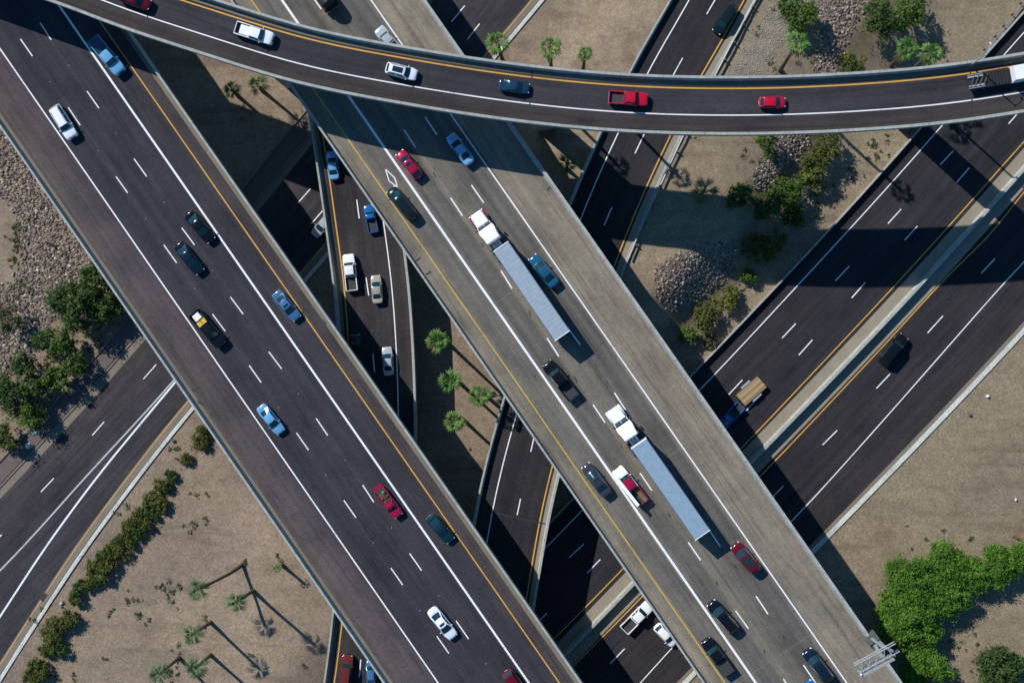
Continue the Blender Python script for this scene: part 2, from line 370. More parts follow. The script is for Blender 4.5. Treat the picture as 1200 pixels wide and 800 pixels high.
c = b.mix(1.0, c, b.ramp(n4, [(.28, (.62, .61, .6)), (.5, (1, 1, 1)), (.74, (1.4, 1.38, 1.33))]), 'MULTIPLY')
mpg = b.n('ShaderNodeMapping'); mpg.inputs['Scale'].default_value = (.05, .5, 1); mpg.inputs['Rotation'].default_value = (0, 0, .8); b.l(p, mpg.inputs[0]); rill = b.noise(mpg.outputs[0], .7, 5, .6)
c = b.mix(1.0, c, b.ramp(rill, [(.33, (.78, .76, .75)), (.45, (1, 1, 1)), (.7, (1.12, 1.11, 1.09))]), 'MULTIPLY')
brn = b.ramp(b.noise(p, .12, 5, .7), [(.56, (0, 0, 0)), (.72, (.65,)*3)]); c = b.mix(brn, c, (.135, .095, .065))
c = b.mix(1.0, c, b.ramp(n1, [(.3, (.84, .83, .84)), (.7, (1.12, 1.12, 1.12))]), 'MULTIPLY')
sx_ = b.n('ShaderNodeSeparateXYZ'); b.l(p, sx_.inputs[0]); c = b.mix(1.0, c, b.ramp(b.mapr(sx_.outputs[0], -60, 70, 0, 1), [(0, (.98, .96, .98)), (1, (.95, .97, .92))]), 'MULTIPLY')
b.l(c, b.b.inputs['Base Color']); b.b.inputs['Roughness'].default_value = .95; b.b.inputs['Specular IOR Level'].default_value = .1
b.bump(b.mix(.5, n3, n4), .5, .06)
ground = link('ground', me, b.m); tag(ground, 'dry sandy gravel ground between the roads', None, None, 'structure')

# ---------------------------------------------------------------- street A (lower left to top, at ground level)
def between(name, pxA, pxB, z, mat, parent, dz, n=90):
    def rs(px):
        w = catmull([P(a, c_, z) for a, c_ in px], 1.0); L = [0]
        for i in range(1, len(w)): L.append(L[-1]+(w[i]-w[i-1]).length)
        a = np.array([tuple(q) for q in w]); t = np.linspace(0, L[-1], n); return np.stack([np.interp(t, L, a[:, k]) for k in range(3)], -1)
    A, B = rs(pxA), rs(pxB); v = []; uv = []; f = []; K = 8
    for i in range(n):
        for k in range(K+1):
            q = A[i]+(B[i]-A[i])*k/K; v.append((q[0], q[1], z+dz)); uv.append((np.linalg.norm(B[i]-A[i])*k/K, i*2.8))
    for i in range(n-1):
        for k in range(K): f.append((i*(K+1)+k, i*(K+1)+k+1, (i+1)*(K+1)+k+1, (i+1)*(K+1)+k))
    me = mesh(name, v, f); me.update()
    if me.polygons[0].normal.z < 0: me.flip_normals()
    with_uv(me, uv); return link(name, me, mat, parent)
AL = [(-190, 795), (-90, 682), (8, 576), (98, 480), (170, 398), (303, 247), (365, 170), (520, -14), (620, -132)]
AR = [(-130, 985), (-60, 870), (0, 775), (50, 697), (88, 640), (150, 556), (210, 480), (352, 318), (480, 166), (593, 34), (740, -144)]
mA_ = road_mat('street_asphalt', 0, 12, [(0, (.052, .046, .046)), (4, (.046, .041, .042)), (8, (.04, .037, .04)), (12, (.042, .039, .042))], streak=.3)
street = between('street', AL, AR, 0, mA_, None, .0); tag(street, 'asphalt street running diagonally under the bridges', None, None, 'structure')
between('gutter', [(a-0, b_) for a, b_ in AL], [(a-7, b_-6) for a, b_ in AL], 0, M['gutter'], street, .004)
between('gutter', AR, [(a+7, b_+4.5) for a, b_ in AR], 0, M['gutter'], street, .004)
pline('kerb_line', [(a+9, b_+5.5) for a, b_ in AR], 0, .45, M['kerb'], street, .02)
kr = Path([(a+10.2, b_+5.8) for a, b_ in AR], 0, (0, 0), sm=3); kb = extrude('kerb', kr, [(-.24, -.2), (-.22, .15), (.24, .15), (.24, -.2)], M['kerb'], None); tag(kb, 'pale concrete kerb along the street', None, None, 'structure')
kl = Path([(a-7.5, b_-6.4) for a, b_ in AL], 0, (0, 0), sm=3); ks = extrude('kerb', kl, [(-.15, -.2), (-.15, .15), (.15, .13), (.15, -.2)], M['gutter'], None); tag(ks, 'kerb between the street and the brown pavement', None, None, 'structure')
sw = between('pavement', [(a-9, b_-7.7) for a, b_ in AL], [(a-24, b_-17) for a, b_ in AL], 0, M['paver'], None, .12); tag(sw, 'reddish brown paved pavement beside the street', None, None, 'structure')
wl = Path([(a-25, b_-17.5) for a, b_ in AL], 0, (0, 0), sm=3); lw = extrude('low_wall', wl, [(-.12, -.3), (-.12, .3), (.12, .3), (.12, -.3)], M['gutter'], None); tag(lw, 'thin low concrete edging wall behind the brown pavement', 'wall')
dashes('lane_dash', pA, [((2, 626), (-12, 642)), ((63, 560), (48, 576)), ((122, 494), (108, 510)), ((183, 427), (168, 444)), ((243, 358), (228, 375)), ((303, 289), (289, 306)), ((364, 221), (349, 238)), ((424, 150), (410, 167)), ((484, 79), (470, 96)), ((544.5, 7), (529, 26)), ((378, 247), (365, 262)), ((438, 176), (424, 193)), ((500, 103), (486, 120)), ((562, 28), (548, 46)), ((618, -38), (604, -20))], 0, .17, M['white'], street)
pline('white_line', [(-90, 759), (27, 640), (100, 559), (172, 481), (204, 445), (310, 322)], 0, .26, M['whiteworn'], street, .008, (60, 0))
pline('white_line', [(-70, 826), (0, 722), (54, 640), (112, 561), (164, 497), (205, 448), (250, 394)], 0, .3, M['white'], street, .012, (60, 0))
pline('orange_line', [(a+1.5, b_+.8) for a, b_ in AR], 0, .13, M['yellow'], street, .012, (0, 0))
dg = MB().box(-.7, .7, -.35, .35, .03, .05, Matrix.Translation(P(51, 699)) @ Matrix.Rotation(math.radians(57), 4, 'Z')).obj('drain_grate', M['tar'], street)

# ---------------------------------------------------------------- highway B (lower right)
uB = {k: pB.off(v) for k, v in dict(wall=[(960, 275), (924, 320), (830, 425)], white=[(1092, 160), (1045, 214), (948, 320), (838, 438)], yel=[(1062, 320), (960, 428), (885, 508), (700, 697)],
      yel2=[(1114, 320), (1040, 400), (965, 480), (720, 733)], white2=[(1180, 328), (1046, 480), (960, 576), (790, 756)], kerb=[(1115, 480), (970, 630), (804, 794)]).items()}
print('B offsets', uB)
mB_ = road_mat('highway_asphalt', -20, 20, [(-20, (.033, .029, .028)), (-9, (.03, .027, .028)), (-4, (.025, .024, .027)), (0, (.03, .028, .028)), (4, (.025, .025, .028)), (12, (.026, .025, .027)), (20, (.028, .026, .026))], streak=.28)
hw = ribbon('highway', pB, uB['kerb']+.2, uB['wall']-.1, mB_, None, .0, cols=10); tag(hw, 'dark asphalt highway with a concrete median', None, None, 'structure')
ribbon('median_strip', pB, .2, uB['yel']-.62, M['median'], hw, .006)
ribbon('median_strip', pB, uB['yel2']+.35, -.2, M['median'], hw, .006)
ribbon('dirt_gutter', pB, uB['kerb']+.35, uB['kerb']+.95, M['gutter'], hw, .006)
B_YEL = [(1290, 66), (1200, 166), (1120, 256), (1062, 320), (1010, 376), (960, 429), (885, 508), (729, 667), (700, 697), (649, 748), (600, 797)]
pline('yellow_line', B_YEL, 0, .17, M['yellow'], hw)
pline('yellow_line', [(1290, 122), (1200, 225), (1160, 275), (1114, 320), (1040, 400), (965, 480), (908, 540), (751, 700), (720, 732), (672, 780), (610, 844)], 0, .17, M['yellow'], hw)
pline('white_line', [(1280, -46), (1200, 38), (1177, 64), (1105, 146), (1045, 214), (996, 268), (948, 320), (838, 438), (680, 600), (643, 638), (560, 722)], 0, .16, M['white'], hw)
pline('white_line', [(1290, 208), (1200, 307), (1180, 328), (1046, 480), (960, 576), (928, 610), (790, 756), (750, 800), (700, 856)], 0, .16, M['white'], hw)
dashes('lane_dash', pB, [((1192.5, 133), (1182, 145)), ((1178, 110), (1163, 126)), ((1117, 177), (1102, 193)), ((1056, 245), (1040.5, 262)), ((995, 312), (979, 329)), ((932.5, 379), (916.5, 396)), ((870, 445), (854, 462)), ((808, 510), (792, 526)), ((746, 574), (730, 590)), ((684, 637), (667, 653)), ((1136, 196.5), (1121, 214)), ((1075, 265), (1060, 281.5)), ((1014, 331), (998, 349)), ((952, 398), (936, 416)), ((889, 465), (873.5, 482)), ((828, 530), (812, 546)), ((766, 593), (750, 609)), ((703.5, 655), (688, 671)), ((641, 718), (625, 734)),
   ((1166, 303), (1150, 320)), ((1229, 235), (1213, 252)), ((1105, 370), (1087, 390)), ((1043, 438), (1027, 455)), ((981, 504), (964, 521)), ((918, 569), (902, 586)), ((856, 634), (840, 651)), ((794, 698), (778, 715)), ((732, 759.5), (715, 777))], 0, .17, M['white'], hw)
mbar = extrude('median_barrier', pB, [(-.4, -.2), (-.38, .15), (-.2, .4), (-.16, 1.3), (.2, 1.3), (.24, .4), (.42, .15), (.44, -.2)], M['barrier'], None)
tag(mbar, 'long pale concrete barrier along the middle of the highway', 'barrier')
wallB = extrude('concrete_wall', pB, [(uB['wall']-.22, -.2), (uB['wall']-.1, .95), (uB['wall']+.14, .95), (uB['wall']+.14, -.5)], M['barrier'], None)
tag(wallB, 'low concrete wall edging the planted slope above the highway', 'wall')
kB = extrude('kerb', pB, [(uB['kerb']-.38, -.2), (uB['kerb']-.36, .14), (uB['kerb']+.34, .12), (uB['kerb']+.36, -.2)], M['kerb'], None); tag(kB, 'wide pale kerb between highway and sandy field', None, None, 'structure')

# ---------------------------------------------------------------- bridges
def piers(root, spots, ztop, r=(1.1, 1.1), rz=0.0):
    for (a, b_) in spots:
        q = P(a, b_, ztop); Mx = Matrix.Translation((q.x, q.y, 0)) @ Matrix.Rotation(rz, 4, 'Z')
        mb = MB().box(-r[0], r[0], -r[1], r[1], -1.5, ztop-3.4, Mx)
        v = [(-r[0], -r[1], ztop-3.4), (r[0], -r[1], ztop-3.4), (r[0], r[1], ztop-3.4), (-r[0], r[1], ztop-3.4), (-r[0]*1.3, -r[1]*2.2, ztop-1.75), (r[0]*1.3, -r[1]*2.2, ztop-1.75), (r[0]*1.3, r[1]*2.2, ztop-1.75), (-r[0]*1.3, r[1]*2.2, ztop-1.75)]
        mb.add([tuple(Mx @ Vector(p_)) for p_ in v], [(3, 2, 1, 0), (4, 5, 6, 7), (0, 1, 5, 4), (1, 2, 6, 5), (2, 3, 7, 6), (3, 0, 4, 7)])
        mb.obj('pier', M['concrete_light'], root)
def deckprof(a, b_, depth=1.8):
    a, b_ = min(a, b_), max(a, b_)
    return [(a, -.012), (b_, -.012), (b_, -.4), (b_-1.4, -.6), (b_-2.2, -depth), (a+2.2, -depth), (a+1.4, -.6), (a, -.4)]
def bridge(name, label, cat='bridge'):
    return tag(empty(name, (0, 0, 0)), label, cat)
# E : asphalt carriageway on the left
uE = {k: pE.off(v, dz) for k, (v, dz) in dict(white=([(0, 62), (184, 320), (514, 799)], 0), yel=([(117, 24), (322, 320), (655, 800)], 0), lout=([(5, 160), (116, 320), (450, 797)], 1), lin=([(20, 160), (126, 320), (353, 640)], 0),
      rin=([(228, 160), (338, 320), (452, 480), (563, 640)], 0), rout=([(189, 92), (348, 320), (461, 480), (682, 800)], 1)).items()}
print('E', uE)
E = bridge('freeway_bridge', 'wide dark asphalt freeway bridge with brown left shoulder and thick white lane line')
mE = road_mat('bridge_asphalt', uE['rin']-1, uE['lin']+1, [(uE['rin'], (.056, .047, .044)), (uE['yel']-.3, (.054, .046, .044)), (uE['yel']+.5, (.040, .037, .042)), (-.3, (.038, .036, .041)), (.9, (.031, .031, .038)), (1.9, (.038, .036, .042)), (2.8, (.031, .031, .038)), (3.7, (.041, .039, .044)), (4.6, (.031, .031, .037)), (5.5, (.037, .036, .042)), (6.5, (.031, .031, .037)), (7.4, (.041, .039, .044)), (8.4, (.030, .030, .036)), (uE['white']-1.0, (.034, .033, .039)), (uE['white']-.1, (.038, .036, .041)), (uE['white']+.3, (.068, .056, .054)), (uE['lin'], (.082, .069, .064))], streak=.2)
extrude('deck', pE, deckprof(uE['rout'], uE['lout']), M['concrete_light'], E)
ribbon('road_surface', pE, uE['rin'], uE['lin'], mE, E, 0, cols=12)
ribbon('gutter', pE, uE['lin'], uE['lout']-.3, M['strip'], E, -.006); ribbon('gutter', pE, uE['rout']+.3, uE['rin'], M['strip'], E, -.006)
extrude('barrier', pE, jersey(uE['lout'], -1, .95, wb=.45, wt=.3), M['barrier'], E); extrude('barrier', pE, jersey(uE['rout'], 1, .95, wb=.45, wt=.3), M['barrier'], E)
ribbon('white_line', pE, uE['white']-.1, uE['white']+.1, M['white'], E, .008); ribbon('white_line', pE, -.15, .15, M['white'], E, .008); ribbon('yellow_line', pE, uE['yel']-.09, uE['yel']+.09, M['yellow'], E, .008)
dE = [((47, 27), (60, 47)), ((102, 107), (116, 127)), ((157, 186), (172, 207)), ((213, 267), (228, 287)), ((270, 348), (285, 368)), ((315, 412), (330, 432)), ((370.5, 490), (384, 510)), ((425, 568), (438, 588)), ((480, 648), (494, 668)), ((534.5, 727), (549, 748)), ((590, 806), (604, 826)),
      ((24, 46), (38, 66)), ((80, 126), (94, 147)), ((136, 207), (149.5, 226)), ((192, 287), (207, 308)), ((249, 368), (264, 388)), ((292, 428), (306, 448)), ((347.5, 507), (361.5, 527)), ((403, 586), (417, 606)), ((458, 665), (472, 685)), ((512, 745), (526, 765)), ((-8, -52), (5, -32)), ((-32, -32), (-18, -12))]
dashes('lane_dash', pE, dE, ZE, .17, M['white'], E)
for (a_, b_), (c_, d_) in zip(dE, dE[1:]):
    if 80 < math.dist(a_, c_) < 110 and c_[1] > a_[1]:
        q = P((b_[0]+c_[0])/2, (b_[1]+c_[1])/2, ZE); MB().box(q.x-.06, q.x+.06, q.y-.06, q.y+.06, ZE, ZE+.03, None, .02).obj('road_stud', M['whiteworn'], E)
dashes('drain_grate', pE, [((363, 359), (368, 363)), ((376, 375), (382, 380)), ((225, 456), (230, 459)), ((232, 470), (238, 474))], ZE, .45, M['tar'], E, .003)
piers(E, [(62, 175), (105, 148), (318, 505), (360, 478), (455, 700), (500, 668)], ZE, (1.0, 1.0), math.radians(35))
# F : concrete carriageway in the middle
uF = {k: pF.off(v, dz) for k, (v, dz) in dict(lout=([(332, 92), (480, 303), (602, 480), (824, 800)], .9), yel=([(368, 105), (516, 320), (627, 480), (850, 800)], 0), white=([(549, 160), (658, 320), (768, 480), (880, 640), (992, 800)], 0),
      rout=([(612, 160), (727, 320), (834, 480), (942, 640)], .9)).items()}
print('F', uF)
Fb = bridge('freeway_bridge', 'sunlit tan concrete freeway bridge carrying both long lorries')
cs, ct = (.205, .180, .140), (.105, .098, .088)
mF = road_mat('bridge_concrete_road', uF['rout'], uF['lout'], [(uF['rout'], cs), (uF['white']-.8, (.205, .183, .142)), (uF['white']+.3, (.155, .144, .12)), (uF['white']+.9, (.088, .084, .08)), (uF['white']+1.7, (.118, .111, .1)), (uF['white']+2.6, (.09, .086, .08)), (-3.7, (.165, .15, .12)), (-3.0, (.1, .095, .087)), (-1.9, (.12, .113, .1)), (-1.0, (.098, .093, .086)), (0, (.155, .143, .115)), (1.1, (.125, .117, .102)), (3.2, (.128, .12, .104)), (uF['yel'], (.168, .152, .12)), (uF['lout'], cs)], streak=.22, joint=.2, cracks=0.0, grit=.6)
extrude('deck', pF, deckprof(uF['rout'], uF['lout']), M['concrete_light'], Fb)
ribbon('road_surface', pF, uF['rout']+.3, uF['lout']-.3, mF, Fb, 0, cols=14)
extrude('barrier', pF, jersey(uF['lout'], -1, .9, wb=.4, wt=.28), M['barrier'], Fb); extrude('barrier', pF, jersey(uF['rout'], 1, .9, wb=.65, wt=.45), M['barrier'], Fb)
ribbon('white_line', pF, uF['white']-.1, uF['white']+.1, M['white'], Fb, .008); ribbon('white_line', pF, -.17, .17, M['white'], Fb, .008); ribbon('yellow_line', pF, uF['yel']-.1, uF['yel']+.1, M['yellowpale'], Fb, .008)
dF = [((363, -8), (376.5, 11)), ((418, 72), (432, 93)), ((473.5, 152), (487, 173)), ((528, 232), (542, 253)), ((587, 317), (600, 338)), ((641, 396), (655, 417.5)), ((695, 474), (709, 495)), ((750, 554), (764, 574.5)), ((806.5, 635), (821, 656)), ((862, 715), (877, 736)), ((918, 795), (932, 815)),
      ((443, 58), (457, 79)), ((498, 137), (512, 158)), ((552.5, 217), (567, 238)), ((608, 301), (622, 322)), ((665, 383), (680, 404)), ((720, 460), (733, 480)), ((775, 540), (789, 561)), ((830, 619), (844, 640)), ((886, 698), (900, 719)), ((941.5, 778.5), (956, 800))]
dashes('lane_dash', pF, dF, ZF, .19, M['white'], Fb)
dia = [(452, 199), (464, 208), (466, 219), (455, 212)]
dia = [(451.5, 198), (462.5, 208.5), (466, 220), (456, 212)]
dashes('diamond_marking', pF, [(dia[0], dia[1]), (dia[1], dia[2]), (dia[2], dia[3]), (dia[3], dia[0])], ZF, .16, M['white'], Fb, .012)
tars = [((508, 202), (511, 208)), ((564, 285), (567, 290)), ((619.5, 364), (622.5, 370)), ((673, 441), (676.5, 448)), ((697, 425), (700, 432)), ((711, 446), (713, 451)), ((728, 521), (729, 525)), ((783, 601), (786, 606)), ((839, 681), (841, 685)), ((861, 662), (865, 668)), ((918, 744), (920, 749)), ((895, 760), (897, 765)), ((634, 367), (636, 371)), ((420, 22), (423, 26)), ((626, 440), (628, 442)), ((930, 715), (931, 717))]
dashes('tar_patch', pF, tars, ZF, .2, M['tar'], Fb, .005)
dashes('drain_grate', pF, [((641, 223), (646, 219)), ((487, 306), (493, 302)), ((499, 322), (505, 318))], ZF, .3, M['tar'], Fb, .005)
for sv in np.arange(26, pF.s[-1]-20, 33): MB().add([pF.at(sv-.04, uF['rout']+.5, .004), pF.at(sv+.04, uF['rout']+.5, .004), pF.at(sv+.04, uF['lout']-.5, .004), pF.at(sv-.04, uF['lout']-.5, .004)], [(0, 1, 2, 3)]).obj('expansion_joint', M['gutter'], Fb)
piers(Fb, [(512, 290), (545, 262), (800, 490), (765, 512), (985, 735), (955, 755)], ZF, (1.0, 1.0), math.radians(35))
# T : curved top ramp
uT = {k: pT.off(v, dz) for k, (v, dz) in dict(white=([(240, 42), (360, 75), (480, 102.5), (600, 121), (720, 131.5), (850, 135), (960, 132), (1080, 122)], 0), lout=([(240, 64), (335, 94), (480, 126), (620, 147), (720, 155), (860, 157), (960, 154), (1060, 147)], .9), uout=([(350, 25), (480, 55), (600, 74), (720, 86), (840, 90), (960, 87), (1100, 76)], .9)).items()}
print('T', uT)
T = bridge('curved_ramp_bridge', 'high curved single lane ramp bridge crossing over everything at the top', 'bridge')
lo_, up_ = uT['lout'], uT['uout']
mT = road_mat('ramp_asphalt', min(lo_, up_), max(lo_, up_), [(up_, (.046, .04, .038)), (-.2, (.042, .037, .036)), (.4, (.036, .035, .038)), (1.2, (.034, .033, .037)), (2.4, (.038, .037, .041)), (3.2, (.034, .033, .037)), (uT['white']+.2, (.042, .037, .036)), (lo_, (.045, .038, .035))], streak=.28)
extrude('deck', pT, deckprof(up_, lo_), M['concrete_light'], T)
ribbon('road_surface', pT, up_+.3, lo_-.3, mT, T, 0, cols=8)
ribbon('gutter', pT, up_+.3, up_+1.15, M['strip'], T, .004)
extrude('barrier', pT, jersey(lo_, -1, .9, wb=.5, wt=.36), M['barrier'], T); extrude('barrier', pT, jersey(up_, 1, 1.05, wb=.5, wt=.36), M['barrier'], T)
ribbon('white_line', pT, uT['white']-.085, uT['white']+.085, M['white'], T, .008); ribbon('yellow_line', pT, -.1, .1, M['yellow'], T, .008)
dashes('expansion_joint', pT, [((624, 83), (619, 146)), ((1137, 81), (1140, 137))], ZT, .2, M['joint'], T, .012)
piers(T, [(1112, 108), (634, 116), (300, 55)], ZT, (1.45, 1.1), math.radians(8))
# D : ramp with cars, middle left
uD = {k: pD.off(v, dz) for k, (v, dz) in dict(white=([(451, 266), (457, 320), (464, 420), (467, 480)], 0), rout=([(478, 320), (484, 400), (488, 480)], 1), lout=([(364, 160), (372, 205), (380, 255), (388, 320)], 1)).items()}
print('D', uD)
def ramp_bridge(path, name, label, u, wsgn, mat, lw, cols=8, bar0=0):
    R_ = bridge(name, label); a, b_ = u['lout'], u['rout']; sg = 1 if a < b_ else -1
    extrude('deck', path, deckprof(a, b_, 1.5), M['concrete_light'], R_)
    ribbon('road_surface', path, a+sg*.3, b_-sg*.3, mat, R_, 0, cols=cols)
    extrude('barrier', path, jersey(a, sg, .95, .5, .3), M['barrier'], R_); extrude('barrier', path, jersey(b_, -sg, .95, .5, .3), M['barrier'], R_, bar0)
    ribbon('white_line', path, u['white']-.085, u['white']+.085, M['white'], R_, .008); ribbon('yellow_line', path, -.1, .1, M['yellow'], R_, .008)
    return R_
lo = min(uD['lout'], uD['rout']); hi = max(uD['lout'], uD['rout'])
mD = road_mat('ramp_asphalt_worn', lo, hi, [(lo, (.04, .034, .032)), ((lo+hi)/2, (.034, .031, .033)), (hi, (.04, .034, .032))], streak=.3)
D = ramp_bridge(pD, 'ramp_bridge', 'narrow curved connector bridge carrying cars between the two wide freeway bridges', uD, 1, mD, 0)
for (aa, bb, zz) in [((408, 145), (411, 167), 7), ((418, 234), (421, 256), 7), ((429, 325), (432, 346), 7), ((437, 414), (439, 436), 6.95), ((440, 505), (440, 527), 6.6), ((423, 772), (421, 793), 4.2)]:
    q = pD.proj(P(*aa, zz)); q2 = pD.proj(P(*bb, zz)); A_, B_ = pD.at(q[1], q[0], .012), pD.at(q2[1], q2[0], .012); nn = (B_-A_).normalized(); nn = Vector((nn.y, -nn.x, 0))*.085
    link('lane_dash', mesh('lane_dash', [A_+nn, B_+nn, B_-nn, A_-nn], [(0, 1, 2, 3)]), M['white'], D)
ribbon('gutter', pD, uD['lout']+.3*(1 if uD['lout'] < 0 else -1), .55*(-1 if uD['lout'] < 0 else 1), M['strip'], D, .004)
piers(D, [(400, 150), (436, 365), (440, 470)], 7, (1.0, .8), 0)
# C : ramp right of centre
uC = {k: pC.off(v, dz) for k, (v, dz) in dict(white=([(757, 86), (724, 160), (681, 255), (590, 540), (577, 604)], 0), lout=([(735, 85), (701, 155), (668, 237), (562, 575)], 1), rail=([(834, 88), (798, 160), (772, 215), (655, 560), (640, 640)], .8)).items()}
print('C', uC)
uC['rout'] = uC['rail']
sgC = 1 if uC['white'] > 0 else -1
lo = min(uC['lout'], uC['rout']); hi = max(uC['lout'], uC['rout'])
mC = road_mat('connector_asphalt', lo, hi, [(lo, (.03, .027, .027)), (-3.6*1, (.024, .023, .025)), (hi, (.03, .028, .028))] if sgC < 0 else [(lo, (.03, .027, .027)), (3.6, (.024, .023, .025)), (hi, (.03, .028, .028))], streak=.25)
Cb = ramp_bridge(pC, 'ramp_bridge', 'dark two lane connector road rising over the highway beside the central palms', uC, 1, mC, 0, 8, int(np.argmax(pC.a[:, 1] < P(700, 400, 6).y)))
kC = extrude('kerb', pC, [(uC['rail']-.2, -.2), (uC['rail']-.18, .14), (uC['rail']+.12, .14), (uC['rail']+.14, -.2)], M['barrier'], Cb, 0, int(np.argmax(pC.a[:, 1] < P(700, 400, 6).y)))
ribbon('gutter', pC, uC['rail']+sgC*.3, -sgC*.45, M['median'], Cb, .004)
for (aa, bb, zz) in [((838, 0), (828, 17), 4.55), ((800, 68), (789, 88), 4.9), ((755, 157), (744, 180), 5.35), ((717, 243), (708, 264), 5.75), ((683, 330), (676, 351), 6.15), ((654, 418), (648, 440), 6.55), ((627, 507), (622, 529), 6.9), ((610, 584), (606, 603), 7), ((592, 680), (588, 700), 7)]:
    q = pC.proj(P(*aa, zz)); q2 = pC.proj(P(*bb, zz)); A_, B_ = pC.at(q[1], q[0], .012), pC.at(q2[1], q2[0], .012); nn = (B_-A_).normalized(); nn = Vector((nn.y, -nn.x, 0))*.085
    link('lane_dash', mesh('lane_dash', [A_+nn, B_+nn, B_-nn, A_-nn], [(0, 1, 2, 3)]), M['white'], Cb)
dashes('expansion_joint', pC, [((576, 600), (641, 614))], ZR, .2, M['joint'], Cb, .012)
piers(Cb, [(622, 520), (660, 430)], ZR, (.9, .8), 0)
#@@PART2@@
# ---------------------------------------------------------------- vehicles
CACHE = {}
def cached(key, fn, name, mat, parent, smooth=False, loc=None, rot=None, mats=None):
    """link a part whose mesh data is shared by every vehicle of the same kind and colour"""
    if key not in CACHE:
        me = fn().me(name)
        bm = bmesh.new(); bm.from_mesh(me); bmesh.ops.recalc_face_normals(bm, faces=bm.faces); bm.to_mesh(me); bm.free()
        me.materials.append(mat)
        if smooth: me.shade_smooth(); me.set_sharp_from_angle(angle=math.radians(42))
        CACHE[key] = me
    o = bpy.data.objects.new(name, CACHE[key]); COL.objects.link(o); o.parent = parent
    if loc is not None: o.location = loc
    if rot is not None: o.rotation_euler = rot
    return o
def interp(tab, t):
    for (a, va), (b_, vb) in zip(tab, tab[1:]):
        if t <= b_: return va+(vb-va)*(t-a)/max(b_-a, 1e-6)
    return tab[-1][1]
PLAN = dict(round=[(0, .50), (.012, .66), (.04, .82), (.09, .92), (.17, .98), (.3, 1), (.75, 1), (.87, .97), (.94, .90), (.98, .78), (1, .62)],
            square=[(0, .72), (.012, .84), (.035, .93), (.08, .975), (.16, .995), (.3, 1), (.8, 1), (.93, .985), (.975, .95), (.992, .9), (1, .82)])
SPEC = dict(
    sedan=dict(L=4.85, W=1.86, H=1.46, plan='round', top=[(0, .60), (.03, .74), (.12, .84), (.26, .96), (.80, 1.0), (.87, 1.04), (.97, 1.02), (1, .88)], cab=(.255, .435, .645, .845), belt=.97, wheels=(.19, .80), r=.33),
    coupe=dict(L=4.5, W=1.82, H=1.34, plan='round', top=[(0, .55), (.03, .68), (.12, .78), (.28, .9), (.80, .96), (.9, .98), (1, .84)], cab=(.30, .45, .62, .86), belt=.92, wheels=(.19, .81), r=.33),
    hatch=dict(L=4.2, W=1.78, H=1.5, plan='round', top=[(0, .62), (.03, .78), (.12, .88), (.25, 1.0), (.9, 1.05), (.97, 1.0), (1, .88)], cab=(.235, .42, .80, .955), belt=1.0, wheels=(.19, .82), r=.32),
    suv=dict(L=4.85, W=1.94, H=1.76, plan='round', top=[(0, .72), (.03, .9), (.12, 1.0), (.25, 1.1), (.9, 1.14), (.97, 1.1), (1, .95)], cab=(.235, .39, .86, .965), belt=1.1, wheels=(.19, .81), r=.37),
    bigsuv=dict(L=5.2, W=2.02, H=1.9, plan='square', top=[(0, .8), (.03, 1.0), (.12, 1.1), (.26, 1.18), (.9, 1.2), (.975, 1.16), (1, 1.0)], cab=(.255, .37, .91, .972), belt=1.18, wheels=(.18, .8), r=.4),
    van=dict(L=5.1, W=1.99, H=1.78, plan='round', top=[(0, .66), (.03, .8), (.1, .95), (.19, 1.06), (.9, 1.1), (.97, 1.06), (1, .9)], cab=(.17, .345, .89, .97), belt=1.06, wheels=(.18, .8), r=.35),
    pickup=dict(L=5.85, W=2.03, H=1.9, plan='square', top=[(0, .82), (.025, 1.02), (.1, 1.11), (.24, 1.18), (.6, 1.2), (1, 1.2)], cab=(.245, .335, .57, .605), belt=1.18, wheels=(.165, .79), r=.41, bed=.615),
    shortpickup=dict(L=5.3, W=1.9, H=1.75, plan='round', top=[(0, .76), (.025, .94), (.1, 1.03), (.26, 1.1), (.55, 1.12), (1, 1.12)], cab=(.27, .375, .50, .535), belt=1.1, wheels=(.17, .8), r=.38, bed=.545))
